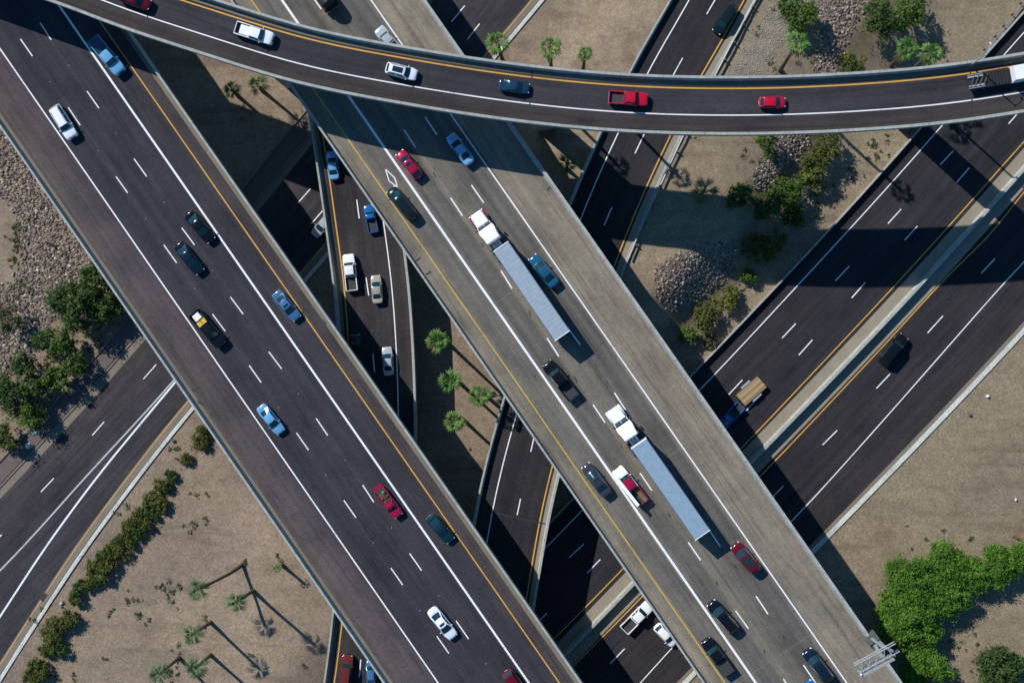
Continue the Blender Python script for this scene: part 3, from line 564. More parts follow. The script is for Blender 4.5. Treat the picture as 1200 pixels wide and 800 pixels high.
def car(kind, paint, rear, front, z, label, cat='car', group=None, W=None, sunroof=False, rails=False, cargo=None, tail_open=False, two_box=False, cover=None):
    sp = SPEC[kind]; A, B = P(*rear, z+.7), P(*front, z+.7); d = B-A; d.z = 0; Lm = d.length
    k = max(.86, min(1.24, Lm/sp['L'])); c = (A+B)/2; base = pz(c.x, c.y, z)
    rt = empty({'pickup': 'pickup_truck', 'shortpickup': 'pickup_truck', 'suv': 'suv', 'bigsuv': 'suv', 'van': 'minivan', 'hatch': 'hatchback', 'coupe': 'coupe', 'sedan': 'sedan'}[kind], (c.x, c.y, base), math.atan2(d.y, d.x))
    rt.scale = (k*.925, .92*(.5+.5*k), k*.92); tag(rt, label, cat, group)
    L, Wd, H = sp['L'], sp['W']/2, sp['H']; plan = PLAN[sp['plan']]; tc, rf, rr, rb = sp['cab']; pm = M['p_'+paint]; r = sp['r']; wheels = sp['wheels']; tend = sp.get('bed', 1.0)
    X_ = lambda t: L/2-t*L
    def zb(t):
        zz = .24 + .05*(t < .03) + .06*(t > .97)
        for wt in wheels:
            q = (t-wt)*L; rr_ = r+.07
            if abs(q) < rr_: zz = max(zz, r+math.sqrt(rr_*rr_-q*q))
        return zz
    def body():
        ts = sorted(set([0, .008, .02, .04, .07, .1, .14, .24, .28, .34, .4, .46, .52, .58, .64, .7, .86, .9, .94, .97, .985, .995, 1] + [w_+q/L for w_ in wheels for q in (-r-.08, -r*.85, -r*.5, 0, r*.5, r*.85, r+.08)]))
        ts = [t for t in ts if t <= tend]
        if tend < 1: ts.append(tend)
        m = MB(); rows = []
        for t in ts:
            w_ = Wd*interp(plan, t); zt = interp(sp['top'], t); z0 = min(zb(t), zt-.2); sh = .04 if tc < t < rb else .07
            prof = [(w_*.93, z0), (w_*.99, z0+(zt-z0)*.25), (w_, z0+(zt-z0)*.6), (w_*.985, zt-.10), (w_*.94, zt-.02), (w_*.80, zt+.012), (w_*.45, zt+sh*.8), (0, zt+sh)]
            # bonnet crease
            rows.append([(X_(t), y, zz) for y, zz in prof] + [(X_(t), -y, zz) for y, zz in prof[-2::-1]])
        n = len(rows[0]); v = [q for rw in rows for q in rw]; f = []
        for i in range(len(rows)-1):
            for j in range(n-1): f.append((i*n+j, i*n+j+1, (i+1)*n+j+1, (i+1)*n+j))
            f.append((i*n+n-1, i*n, (i+1)*n, (i+1)*n+n-1))
        f.append(tuple(range(n))[::-1]); f.append(tuple(range((len(rows)-1)*n, len(rows)*n)))
        return m.add(v, f)
    cached((kind, 'body', paint), body, 'body', pm, rt, True)
    wb, wr = Wd*.925, Wd*.72; bz = sp['belt']; hr = H
    xb = [X_(tc), X_(rf), X_(rr), X_(rb)]
    bow = .13 if kind not in ('pickup', 'shortpickup', 'bigsuv') else .07
    def ws(u, v_):
        lo_ = Vector((xb[0]+bow*(1-u*u), u*wb, bz+.01+.03*(1-u*u))); hi_ = Vector((xb[1]+bow*.7*(1-u*u), u*wr, hr-.05+.05*(1-u*u))); return lo_.lerp(hi_, v_)
    def rw_(u, v_):
        lo_ = Vector((xb[3]-bow*.6*(1-u*u), u*wb*.96, bz+.04)); hi_ = Vector((xb[2]-bow*.4*(1-u*u), u*wr*.97, hr-.06+.05*(1-u*u))); return lo_.lerp(hi_, v_)
    def side(sg, s_, v_):
        lo_ = Vector((xb[0]+(xb[3]-xb[0])*s_, sg*wb*(1-.04*s_), bz+.02)); hi_ = Vector((xb[1]+(xb[2]-xb[1])*s_, sg*wr*(1-.03*s_)*(1+.03*math.sin(math.pi*s_)), hr-.05)); return lo_.lerp(hi_, v_)
    def roof(a, u):
        p0 = ws(u, 1); p1 = rw_(u, 1); q = p0.lerp(p1, a); q.z += .035*math.sin(math.pi*a); return q
    def grid(fn, nu, nv): return [[fn(i/nu, j/nv) for j in range(nv+1)] for i in range(nu+1)]
    def gmesh(m, g_):
        nu, nv = len(g_), len(g_[0]); m.add([q for rw in g_ for q in rw], [(i*nv+j, i*nv+j+1, (i+1)*nv+j+1, (i+1)*nv+j) for i in range(nu-1) for j in range(nv-1)])
    def cabin():
        m = MB(); gmesh(m, grid(lambda a, b2: ws(a*2-1, b2), 8, 3)); gmesh(m, grid(lambda a, b2: rw_(a*2-1, b2), 8, 3))
        gmesh(m, grid(lambda a, b2: roof(a, b2*2-1), 6, 8))
        for sg in (1, -1): gmesh(m, grid(lambda a, b2: side(sg, a, b2), 6, 3))
        bmv = bmesh.new(); me0 = m.me('cab'); bmv.from_mesh(me0); bmesh.ops.remove_doubles(bmv, verts=bmv.verts, dist=.02)
        m2 = MB(); m2.v = [tuple(q.co) for q in bmv.verts]; m2.f = [tuple(vv.index for vv in fc.verts) for fc in bmv.faces]; bmv.free(); return m2
    cached((kind, 'cabin', paint), cabin, 'cabin', pm, rt, True)
    def glass(fn, u0, u1, v0, v1, off, nu=6):
        def mk():
            m = MB(); g_ = []
            for i in range(nu+1):
                rw = []
                for j in range(3):
                    a, b2 = u0+(u1-u0)*i/nu, v0+(v1-v0)*j/2
                    rw.append(fn(a, b2)+Vector(off))
                g_.append(rw)
            gmesh(m, g_); return m
        return mk
    big = kind in ('pickup', 'bigsuv')
    cached((kind, 'windshield'), glass(ws, -.9, .9, .07, .93, (.014, 0, .016)), 'windshield', M['glass'], rt, True)
    cached((kind, 'rear_window'), glass(rw_, -.84, .84, .16, .9, (-.014, 0, .014)), 'rear_window', M['glass'], rt, True)
    for sg in (1, -1):
        for a0, a1 in ((.1, .47), (.53, .9)) if kind != 'coupe' else ((.12, .85),):
            cached((kind, 'sw', sg, a0), glass(lambda s_, v_, sg=sg: side(sg, s_, v_), a0, a1, .12, .88, (0, sg*.014, .006), 3), 'side_window', M['glass'], rt, True)
    if sunroof:
        a0, a1 = (.14, .42) if sunroof == 1 else (.1, .78)
        cached((kind, 'sunroof', sunroof), glass(lambda a, b2: roof(a, b2), a0, a1, -.62, .62, (0, 0, .014), 4), 'sunroof', M['glass'], rt, True)
    if rails:
        for sg in (1, -1):
            pts = [roof(a, sg*.9)+Vector((0, 0, .05)) for a in (.08, .3, .6, .92)]
            cached((kind, 'rail', sg), lambda pts=pts: MB().tube([pts[0]-Vector((0, 0, .06))]+pts+[pts[-1]-Vector((0, 0, .06))], [.025]*6, 6), 'roof_rail', M['chassis'], rt, True)
    # lamps, mirrors, wheels
    zl = interp(sp['top'], .03)-.13
    for sg in (1, -1):
        cached((kind, 'hl', sg), lambda: MB().ell((X_(.033), sg*Wd*.68, zl+.03), (.16, .13, .075), 10, 6, Matrix.Rotation(-sg*.6, 3, 'Z')), 'headlight', M['lamp_clear'], rt, True)
        if 'bed' not in sp: cached((kind, 'tl', sg), lambda: MB().ell((X_(.982), sg*Wd*.66, interp(sp['top'], .97)-.14), (.1, .17, .09), 10, 6, Matrix.Rotation(sg*.4, 3, 'Z')), 'taillight', M['lamp_red'], rt, True)
        else: cached((kind, 'tl', sg), lambda: MB().box(X_(.999)-.035, X_(.993), sg*Wd*.89-.055, sg*Wd*.89+.055, sp['top'][-1][1]-.42, sp['top'][-1][1]-.06), 'taillight', M['lamp_red'], rt)
        cached((kind, 'mir', sg, paint), lambda: MB().ell((xb[0]-.32, sg*(Wd+.09), bz+.07), (.07, .12 if not big else .16, .09), 8, 6).bar((xb[0]-.32, sg*Wd*.9, bz+.02), (xb[0]-.32, sg*(Wd+.06), bz+.05), .03), 'mirror', pm, rt, True)
        for i, wt in enumerate(wheels):
            o = cached(('tyre', r), lambda: MB().tube([(0, q, 0) for q in (-.11, -.1, -.06, .06, .1, .11)], [r*.8, r*.94, r, r, r*.94, r*.8], 18), 'wheel', M['tyre'], rt, True, (X_(wt), sg*(Wd-.135), r))
            cached(('rim', r), lambda: MB().tube([(0, -.117, 0), (0, .117, 0)], [r*.6, r*.6], 14), 'rim', M['rim'], o, False)
    if 'bed' not in sp: cached((kind, 'plate'), lambda: MB().box(X_(1)-.02, X_(.99), -.26, .26, .5, .62), 'number_plate', M['cargo_white'], rt)
    cached((kind, 'grille'), lambda: MB().box(X_(.01), X_(0)+.02, -Wd*.42, Wd*.42, .42, zl+.02), 'grille', M['chassis'], rt)
    cached((kind, 'under'), lambda: MB().box(X_(.97), X_(.04), -Wd*.7, Wd*.7, .2, .42), 'underbody', M['chassis'], rt)
    if 'bed' in sp:
        b0, b1 = X_(tend)-.03, X_(1); zr = sp['top'][-1][1]; wo = Wd*.985; wi = Wd*.84; zf = .72
        def bed():
            m = MB()
            for sg in (1, -1):
                xs = [b0] + [X_(wheels[1])-q for q in (-(r+.08), -r*.8, -r*.4, 0, r*.4, r*.8, r+.08)] + [b1]
                v = []
                for x in xs:
                    q = x-X_(wheels[1]); zz = .42
                    if abs(q) < r+.075: zz = max(zz, r+math.sqrt((r+.08)**2-q*q))
                    v += [(x, sg*wo*.97, zz), (x, sg*wo, zr-.12), (x, sg*wo*.985, zr), (x, sg*wi, zr), (x, sg*wi, zf)]
                n = len(xs); m.add(v, [(i*5+j, i*5+j+1, (i+1)*5+j+1, (i+1)*5+j) for i in range(n-1) for j in range(4)] + [(0, 1, 2, 3, 4), tuple((n-1)*5+j for j in (4, 3, 2, 1, 0))])
            m.box(b0-.07, b0, -wi, wi, .5, zr); return m
        cached((kind, 'bed', paint), bed, 'bed_sides', pm, rt)
        cached((kind, 'bedfloor', cover), lambda: MB().box(b1+.02, b0-.05, -wi-.01, wi+.01, zf-.1, zf+.02) if cover is None else MB().box(b1+.02, b0-.05, -wi-.03, wi+.03, zr-.05, zr+.03), 'bed_floor' if cover is None else 'bed_cover', M['bedliner'] if cover in (None, 'dark') else M['p_'+cover], rt)
        if tail_open: cached((kind, 'tgo', paint), lambda: MB().box(b1-.62, b1-.02, -wi*1.05, wi*1.05, zf-.06, zf+.02), 'tailgate', pm, rt)
        else: cached((kind, 'tg', paint), lambda: MB().box(b1-.03, b1+.05, -wo*.86, wo*.86, .55, zr-.01), 'tailgate', pm, rt)
        cached((kind, 'rbump'), lambda: MB().box(b1-.14, b1-.035, -Wd*.9, Wd*.9, .42, .6), 'bumper', M['chrome'], rt)
    return rt
def pz(x, y, z):
    if z == 'D': return pD.at(pD.proj((x, y))[1]).z
    if z == 'C': return pC.at(pC.proj((x, y))[1]).z
    return float(z)
def ramp_z(path, px, py):
    z = 6.0
    for _ in range(4): q = P(px, py, z); z = path.at(path.proj(q)[1]).z
    return z
def carD(kind, paint, rear, front, label, **kw): z = ramp_z(pD, (rear[0]+front[0])/2, (rear[1]+front[1])/2); return car(kind, paint, rear, front, z, label, **kw)
def carC(kind, paint, rear, front, label, **kw): z = ramp_z(pC, (rear[0]+front[0])/2, (rear[1]+front[1])/2); return car(kind, paint, rear, front, z, label, **kw)
gE = 'vehicles driving down the left asphalt bridge'; gF = 'vehicles driving up the concrete bridge'; gT = 'vehicles on the curved top ramp'; gD = 'cars on the narrow connector bridge'; gB = 'vehicles on the lower highway'
# left bridge
car('pickup', 'lightblue', (109, 45), (144, 87), ZE, 'light blue pickup with covered bed half in the shadow of the curved ramp', 'pickup', gE, cover='midblue')
car('bigsuv', 'white', (63, 124), (87, 163), ZE, 'white suv with long dark roof rails on the left asphalt bridge', 'suv', gE, rails=True)
car('sedan', 'black', (219, 248), (250, 284), ZE, 'black sedan beside the thick white line, just ahead of a dark navy one', 'car', gE)
car('sedan', 'navy', (207, 284), (237, 321), ZE, 'dark navy sedan between the dashed lane lines ahead of the truck with yellow cargo', 'car', gE)
car('sedan', 'steelblue', (322, 341), (350, 375), ZE, 'steel blue sedan with dark sunroof near the yellow line of the left bridge', 'car', gE, sunroof=1)
bk = car('pickup', 'black', (227, 365), (262, 406), ZE, 'black pickup carrying a white box and yellow crates in its bed', 'pickup', gE)
car('sedan', 'lightblue', (304, 474), (331, 508), ZE, 'pale blue sedan with bright roof driving alone near the left white line', 'car', gE)
rd = car('shortpickup', 'crimson', (443, 572), (469, 606), ZE, 'red pickup with lowered tailgate and a bed full of scrap', 'pickup', gE, tail_open=True)
car('coupe', 'darkteal', (502, 603), (530, 635), ZE, 'small dark teal car hugging the yellow line of the left bridge', 'car', gE)
car('sedan', 'white', (504, 711), (533, 748), ZE, 'white sedan with dark sunroof between dashed lines at the bottom', 'car', gE, sunroof=1)
car('suv', 'darkred', (592, 784), (619, 822), ZE, 'dark red car cut by the bottom edge on the left bridge', 'car', gE)
# concrete bridge
car('hatch', 'crimson', (494, 211), (465, 175), ZF, 'red hatchback just out of the ramp shadow on the concrete bridge', 'car', gF, sunroof=1)
car('sedan', 'lightblue', (553, 193), (526, 157), ZF, 'silvery blue sedan inside the ramp shadow on the concrete bridge', 'car', gF)
car('van', 'darkgreen', (486, 257), (456, 220), ZF, 'dark green minivan below the white diamond marking', 'minivan', gF, rails=True)
car('sedan', 'teal', (652, 336), (622, 299), ZF, 'teal sedan passing beside the first grey lorry trailer', 'car', gF)
car('pickup', 'black', (674, 467), (639, 423), ZF, 'black pickup with empty bed next to the thick white line between the lorries', 'pickup', gF)
car('sedan', 'grey', (714, 582), (684, 542), ZF, 'dark grey sedan beside the yellow line next to the utility truck', 'car', gF, sunroof=1)
ut = car('pickup', 'white', (755, 590), (721, 547), ZF, 'red and white utility pickup with a long white roof rack', 'pickup', gF)
car('suv', 'darkred', (889, 671), (859, 636), ZF, 'dark red suv behind the second trailer by the right white line', 'suv', gF, rails=True, sunroof=2)
car('suv', 'black', (864, 742), (830, 702), ZF, 'black suv with red taillight just right of the thick white line', 'suv', gF, rails=True)
car('pickup', 'black', (856, 790), (825, 747), ZF, 'black pickup with open dark bed near the yellow line at bottom', 'pickup', gF, cover='dark')
car('suv', 'navy', (974, 799), (943, 759), ZF, 'black suv left of the overhead sign gantry', 'suv', gF)
car('hatch', 'blue', (970, 832), (943, 796), ZF, 'bright blue car nose peeking in at the bottom edge', 'car', gF)
pk = car('pickup', 'silver', (470, 65), (442, 32), ZF, 'silver work pickup partly hidden under the edge of the curved ramp', 'pickup', gF)
# curved ramp
car('pickup', 'white', (275, 32), (322, 47), ZT, 'white crew cab pickup with a pale sheet in its bed', 'pickup', gT)
car('suv', 'white', (451, 79), (490, 89), ZT, 'white suv with black panoramic roof on the curved ramp', 'suv', gT, sunroof=2, rails=True)
car('sedan', 'midblue', (583, 99), (622, 104), ZT, 'dark blue sedan between the white suv and the red pickup on the ramp', 'car', gT)
car('pickup', 'red', (712, 114), (761, 117), ZT, 'bright red crew cab pickup on the curved ramp', 'pickup', gT)
car('hatch', 'red', (888, 120), (922, 120), ZT, 'bright red hatchback alone on the curved ramp', 'car', gT)
car('suv', 'darkred', (138, -7), (178, 7), ZT, 'dark red suv cut by the top edge on the curved ramp', 'suv', gT)
# connector bridge D (heading up)
carD('sedan', 'lightblue', (392, 212), (388, 176), 'light blue sedan at the upper end of the connector beside the concrete bridge', cat='car', group=gD)
carD('shortpickup', 'blue', (438, 273), (431, 239), 'blue compact pickup beside the concrete bridge edge on the connector', cat='pickup', group=gD)
carD('pickup', 'white', (413, 342), (408, 296), 'white crew cab pickup next to the yellow line on the narrow connector', cat='pickup', group=gD)
carD('sedan', 'beige', (443, 357), (440, 321), 'beige sedan right of the dashed line on the connector bridge', cat='car', group=gD)
carD('shortpickup', 'darkteal', (420, 424), (416, 390), 'dark teal pickup with rack in deep shade at the bridge edge', cat='pickup', group=gD)
carD('sedan', 'silver', (456, 441), (453, 405), 'silver white sedan beside the white edge line of the connector bridge', cat='car', group=gD)
carD('bigsuv', 'maroon', (404, 806), (408, 765), 'brownish red suv on the connector at the bottom edge', cat='suv', group=gD)
carD('hatch', 'steelblue', (435, 801), (434, 773), 'grey blue car half hidden by the left bridge at the bottom', cat='car', group=gD)
# connector C (heading down) and highway, street
carC('suv', 'darkgreen', (862, 6), (838, 40), 'dark green suv on the connector road at the top edge', cat='suv')
car('bigsuv', 'black', (1032, 427), (1061, 392), 0, 'black suv beside the yellow line on the right highway', 'suv', gB)
car('shortpickup', 'blue', (869, 474), (841, 503), 0, 'blue pickup emerging from bridge shadow and towing a wooden flatbed trailer', 'pickup', gB)
car('pickup', 'white', (730, 739), (763, 706), 0, 'white pickup with dark open bed seen between the two bridges', 'pickup', gB)
car('hatch', 'white', (768, 731), (792, 756), 0, 'small white car mostly hidden under the concrete bridge', 'car', gB)
car('sedan', 'silver', (391, 249), (367, 277), 0, 'pale car on the dark street half hidden by the connector barrier', 'car')

# cargo and attachments of the pickups (they rest on the trucks: things of their own)
def on(rt, x, y, z=0): return rt.matrix_basis @ Vector((x, y, z))
def rot_of(rt): return rt.rotation_euler.z
def loose(name, mb, mat, rt, x, y, z, label, cat, rz=0):
    o = mb.obj(name, mat); o.location = on(rt, x, y, z); o.rotation_euler = (0, 0, rot_of(rt)+rz); o.scale = rt.scale; return tag(o, label, cat)
loose('storage_box', MB().box(-.5, .5, -.6, .6, 0, .55, None, .05), M['cargo_white'], bk, -2.2, 0, .75, 'white storage box at the back of the black pickup bed', 'box')
for y, lb in ((-.38, 'yellow crate on the left in the black pickup bed'), (.38, 'yellow crate on the right in the black pickup bed')):
    loose('crate', MB().box(-.35, .35, -.33, .33, 0, .6).box(-.3, .3, -.04, .04, .58, .64), M['cargo_yellow'], bk, -1.15, -y, .75, lb, 'crate')
mb = MB()
for i in range(26):
    a = random.uniform(-1.9, -.45); y = random.uniform(-.55, .55); mb.box(-.25, .25, -.06, .06, 0, .05, Matrix.Translation((a, y, .72+random.random()*.4)) @ Matrix.Rotation(random.uniform(0, 3), 4, 'Z') @ Matrix.Rotation(random.uniform(-.5, .5), 4, 'X'))
loose('scrap_pile', mb, M['rust'], rd, 0, 0, 0, 'heap of rusty scrap and junk in the red pickup bed', 'scrap')
loose('green_ball', MB().ell((0, 0, .2), (.2, .2, .2)), solid('green_plastic', (.05, .45, .2), .4), rd, -1.9, .3, .85, 'small bright green ball on the scrap in the red pickup', 'ball')
# white bonnet/rack utility truck: ladder rack over the left side, and pipes at the rear
rk = empty('ladder_rack', on(ut, 0, 0, 0), rot_of(ut)); tag(rk, 'long white ladder rack over the driver side of the utility pickup', 'rack'); rk.scale = ut.scale
MB().box(-2.7, 2.55, .55, 1.02, 2.0, 2.12).obj('rack_tray', M['rack_white'], rk)
for x in (-2.4, -.5, 1.9): MB().bar((x, .95, 1.15), (x, .95, 2.0), .04).bar((x, .6, 1.15), (x, .6, 2.0), .04).obj('rack_post', M['steel'], rk)
mb = MB()
for i in range(4): mb.bar((-.9, -.7+i*.2, 1.0+.1*(i % 2)), (-2.9-.35*random.random(), -.75+i*.16, 1.15+.12*(i % 3)), .045)
pp = mb.obj('pipe_bundle', M['wood']); pp.location = on(ut, 0, 0, 0); pp.rotation_euler = (0, 0, rot_of(ut)); pp.scale = ut.scale; tag(pp, 'bundle of long pipes and timber sticking out of the utility pickup bed', 'pipes')
for ch_ in ut.children:
    if ch_.name.split('.')[0] in ('cabin', 'bed_sides', 'tailgate'):
        ch_.data = ch_.data.copy(); ch_.data.materials.clear(); ch_.data.materials.append(M['p_crimson'])
sheet = MB().box(-.75, .75, -.7, .7, 0, .08); loose('panel_sheet', sheet, M['cargo_white'], [o for o in bpy.data.objects if o.get('label', '').startswith('white crew cab pickup with a pale')][0], -1.5, 0, .95, 'pale flat sheet lying in the white pickup bed on the ramp', 'sheet')
rk2 = empty('equipment_rack', on(pk, 0, 0, 0), rot_of(pk)); tag(rk2, 'metal rack with gear over the silver pickup under the ramp edge', 'rack'); rk2.scale = pk.scale
for y in (-.75, .75): MB().bar((-2.6, y, 1.9), (.2, y, 1.9), .05).obj('rack_rail', M['steel'], rk2)
for x in (-2.5, -1.6, -.7): MB().bar((x, -.75, 1.9), (x, .75, 1.9), .04).bar((x, -.75, 1.9), (x, -.75, 1.1), .04).bar((x, .75, 1.9), (x, .75, 1.1), .04).obj('rack_bow', M['steel'], rk2)
# wooden flatbed trailer towed by the blue pickup
A, B_ = P(893, 447, .9), P(868, 469, .9); dv = B_-A; tr = empty('flatbed_trailer', ((A+B_)/2).to_tuple()[:2]+(0,), math.atan2(dv.y, dv.x)); tag(tr, 'wooden plank flatbed trailer with mudguards behind the blue pickup', 'trailer')
hl = dv.length/2
mb = MB()
for i in range(9):
    y = -1.15+i*.256; mb.box(-hl, hl, y, y+.235, .72, .86+.01*(i % 2))
mb.obj('deck_planks', M['wood'], tr); MB().box(-hl-.06, hl+.06, -1.22, -1.16, .6, .9).box(-hl-.06, hl+.06, 1.16, 1.22, .6, .9).box(-hl-.06, -hl, -1.2, 1.2, .6, .9).obj('frame', M['chassis'], tr)
MB().bar((hl, .9, .65), (hl+1.5, 0, .6), .06).bar((hl, -.9, .65), (hl+1.5, 0, .6), .06).obj('drawbar', M['chassis'], tr)
for sg in (1, -1):
    MB().box(-.9, .9, sg*1.24-.02+(0 if sg > 0 else -.26), sg*1.24+(.28 if sg > 0 else .02), .78, .84).obj('mudguard', M['steel'], tr)
    for x in (-.45, .45):
        o = MB().tube([(0, -.1, 0), (0, .1, 0)], [.34, .34], 16).obj('wheel', M['tyre'], tr); o.location = (x, sg*1.36, .34)

# ---------------------------------------------------------------- lorries
def dualwheels(root, xs, y, r=.5):
    for x in xs:
        for sg in (1, -1):
            o = cached(('lw', r), lambda: MB().tube([(0, q, 0) for q in (-.3, -.28, -.02, 0, .02, .28, .3)], [r*.85, r, r, r*.8, r, r, r*.85], 18), 'wheel', M['tyre'], root, True, (x, sg*y, r))
            cached(('lr', r), lambda: MB().tube([(0, -.305, 0), (0, .305, 0)], [r*.5, r*.5], 12), 'rim', M['rim'], o)
def lorry(front, cabrear, trf, trr, z, cabcol, labels):
    F_, R_ = P(*front, z+2.0), P(*cabrear, z+3.0); tF, tR = P(*trf, z+4.1), P(*trr, z+4.1)
    d = (tF-tR); ang = math.atan2(d.y, d.x); Lt = d.length; c = (tF+tR)/2; ux = Vector((math.cos(ang), math.sin(ang), 0))
    t = empty('box_trailer', (c.x, c.y, z), ang); tag(t, labels[1], 'trailer'); hw_ = 1.32
    MB().box(-Lt/2, Lt/2, -hw_, hw_, 1.15, 4.07).obj('box_body', M['trailer_side'], t)
    MB().box(-Lt/2+.07, Lt/2-.07, -hw_+.07, hw_-.07, 4.0, 4.1).obj('roof', M['trailer'], t)
    for sg in (1, -1): MB().box(-Lt/2, Lt/2, sg*(hw_-.02)-.045, sg*(hw_-.02)+.045, 4.02, 4.115).obj('roof_rail', M['chrome'], t)
    MB().box(-Lt/2-.02, -Lt/2+.1, -hw_-.02, hw_+.02, 1.1, 4.125).obj('door_frame', M['cargo_white'], t)
    MB().box(Lt/2-.1, Lt/2+.02, -hw_-.01, hw_+.01, 1.15, 4.125).obj('front_frame', M['cargo_white'], t)
    MB().box(-Lt/2+.3, Lt/2-1, -.5, .5, .85, 1.15).obj('chassis', M['chassis'], t); MB().box(-Lt/2-.05, -Lt/2+.1, -1.2, 1.2, .5, .65).bar((-Lt/2+.1, .8, .6), (-Lt/2+.3, .8, 1), .05).bar((-Lt/2+.1, -.8, .6), (-Lt/2+.3, -.8, 1), .05).obj('bumper', M['chassis'], t)
    for sg in (1, -1): MB().box(-Lt/2+5, Lt/2-4, sg*1.24-.02, sg*1.24+.02, .45, 1.12).obj('side_skirt', M['trailer_side'], t)
    dualwheels(t, (-Lt/2+1.3, -Lt/2+2.6), .98)
    # tractor with a long sloping bonnet
    xf = (F_-c).dot(ux); xr = (R_-c).dot(ux); dd = F_-R_; ang2 = math.atan2(dd.y, dd.x); Lc = (F_-R_).length*1.0
    q = c + ux*((xf+xr)/2); mid = (F_+R_)/2
    T_ = empty('lorry_tractor', (mid.x, mid.y, z), ang); tag(T_, labels[0], 'lorry')
    Lc = xf-xr; h = Lc/2; xw = h-Lc*.36   # windscreen base
    v = []; rows = [(h, .62, 1.15), (h-.06, .85, 1.45), (h-.35, .95, 1.62), (h-1.1, 1.02, 1.72), (xw+.1, 1.06, 1.85)]
    mb = MB(); n = 7
    for x, wv_, zt in rows: v += [(x, wv_, .75), (x, wv_, zt-.25), (x, wv_*.88, zt-.04), (x, 0, zt+.06), (x, -wv_*.88, zt-.04), (x, -wv_, zt-.25), (x, -wv_, .75)]
    mb.add(v, [(i*n+j, i*n+j+1, (i+1)*n+j+1, (i+1)*n+j) for i in range(len(rows)-1) for j in range(n-1)] + [tuple(range(n))])
    mb.obj('bonnet', M['p_white'], T_, True)
    for sg in (1, -1):
        mb = MB(); v = []; xs = [(h-.05, .55, 1.0), (h-.25, .8, 1.25), (h-.8, .9, 1.38), (h-1.4, .9, 1.36), (h-1.9, .85, 1.15), (h-2.15, .7, .85)]
        for x, bt, zt in xs: v += [(x, sg*.8, zt-.1), (x, sg*1.1, zt), (x, sg*1.24, zt-.12), (x, sg*1.26, min(bt, zt-.15))]
        mb.add(v, [(i*4+j, i*4+j+1, (i+1)*4+j+1, (i+1)*4+j) for i in range(5) for j in range(3)]); mb.obj('fender', M[cabcol], T_, True)
        MB().ell((h-.14, sg*1.06, 1.08), (.14, .17, .13)).obj('headlight', M['lamp_clear'], T_, True)
        MB().box(xw-.35, xw-.2, sg*1.42-.12, sg*1.42+.12, 1.9, 2.5).bar((xw-.25, sg*1.2, 2.2), (xw-.25, sg*1.4, 2.2), .03).obj('mirror', M['chassis'], T_)
        MB().bar((-h+1.15, sg*1.22, .8), (-h+1.15, sg*1.22, 3.7), .09, None, 10).obj('exhaust_stack', M['chrome'], T_)
        MB().tube([(xw-1.9, sg*1.0, .8), (xw-.4, sg*1.0, .8)], [.33, .33], 14).obj('fuel_tank', M['chrome'], T_, True)
    MB().box(h-.02, h+.16, -1.15, 1.15, .42, .85, None, .05).obj('bumper', M['chrome'], T_)
    MB().box(h-.04, h+.03, -.5, .5, .85, 1.4).obj('grille', M['chrome'], T_)
    # cab and sleeper with roof fairing
    xb_ = -h+1.0
    prof = [(xw+.12, 1.7), (xw-.38, 2.62), (xw-.55, 2.75), (xw-1.0, 3.05), (xw-1.9, 3.72), (xb_+.15, 3.82), (xb_, 3.7), (xb_, .9), (xw, .9)]
    def wid(x, zz): return 1.22 - .12*max(0, (zz-2.4)/1.4) - (.10 if x > xw-.6 else 0)
    v = [(x, wid(x, zz), zz) for x, zz in prof]+[(x, -wid(x, zz), zz) for x, zz in prof]; n = len(prof)
    mb = MB().add(v, [tuple(range(n)), tuple(range(n, 2*n))[::-1]] + [(i, n+i, n+(i+1) % n, (i+1) % n) for i in range(n)])
    o = mb.obj('cab', M['p_white'], T_); bv = o.modifiers.new('bevel', 'BEVEL'); bv.width = .12; bv.segments = 3; bv.limit_method = 'ANGLE'
    wsx = [(xw+.09, 1.84), (xw-.34, 2.58)]
    nn = Vector((.9, 0, .42)).normalized()*.03
    for y0, y1 in ((-1.0, -.03), (.03, 1.0)):
        MB().add([Vector((wsx[0][0], y0, wsx[0][1]))+nn, Vector((wsx[0][0], y1, wsx[0][1]))+nn, Vector((wsx[1][0], y1*.97, wsx[1][1]))+nn, Vector((wsx[1][0], y0*.97, wsx[1][1]))+nn], [(0, 1, 2, 3)]).obj('windscreen', M['glass'], T_)
    for sg in (1, -1): MB().box(xw-1.15, xw-.35, sg*1.19-.05, sg*1.19+.05, 1.9, 2.55).obj('side_window', M['glass'], T_)
    MB().box(xw-.52, xw-.3, -1.05, 1.05, 2.68, 2.8, None, .04).obj('sun_visor', M['chassis'], T_)
    # frame, deck plate and fifth wheel behind the cab
    MB().box(-h-2.6, h-.4, -.45, .45, .7, .98).obj('frame', M['chassis'], T_)
    MB().box(-h-.2, -h+.95, -.7, .7, .98, 1.04).obj('deck_plate', M['steel'], T_)
    MB().bar((-h+1.0, .3, 1.8), (-h-.2, .1, 1.6), .04).bar((-h+1.0, -.3, 1.8), (-h-.2, -.1, 1.6), .04).obj('air_line', M['joint'], T_)
    dualwheels(T_, (-h-.1, -h-1.45), .95)
    for sg in (1, -1):
        o = cached(('lws',), lambda: MB().tube([(0, q, 0) for q in (-.15, -.13, .13, .15)], [.42, .5, .5, .42], 18), 'wheel', M['tyre'], T_, True, (h-1.1, sg*1.02, .5))
        cached(('lrs',), lambda: MB().tube([(0, -.156, 0), (0, .156, 0)], [.27, .27], 12), 'rim', M['rim'], o)
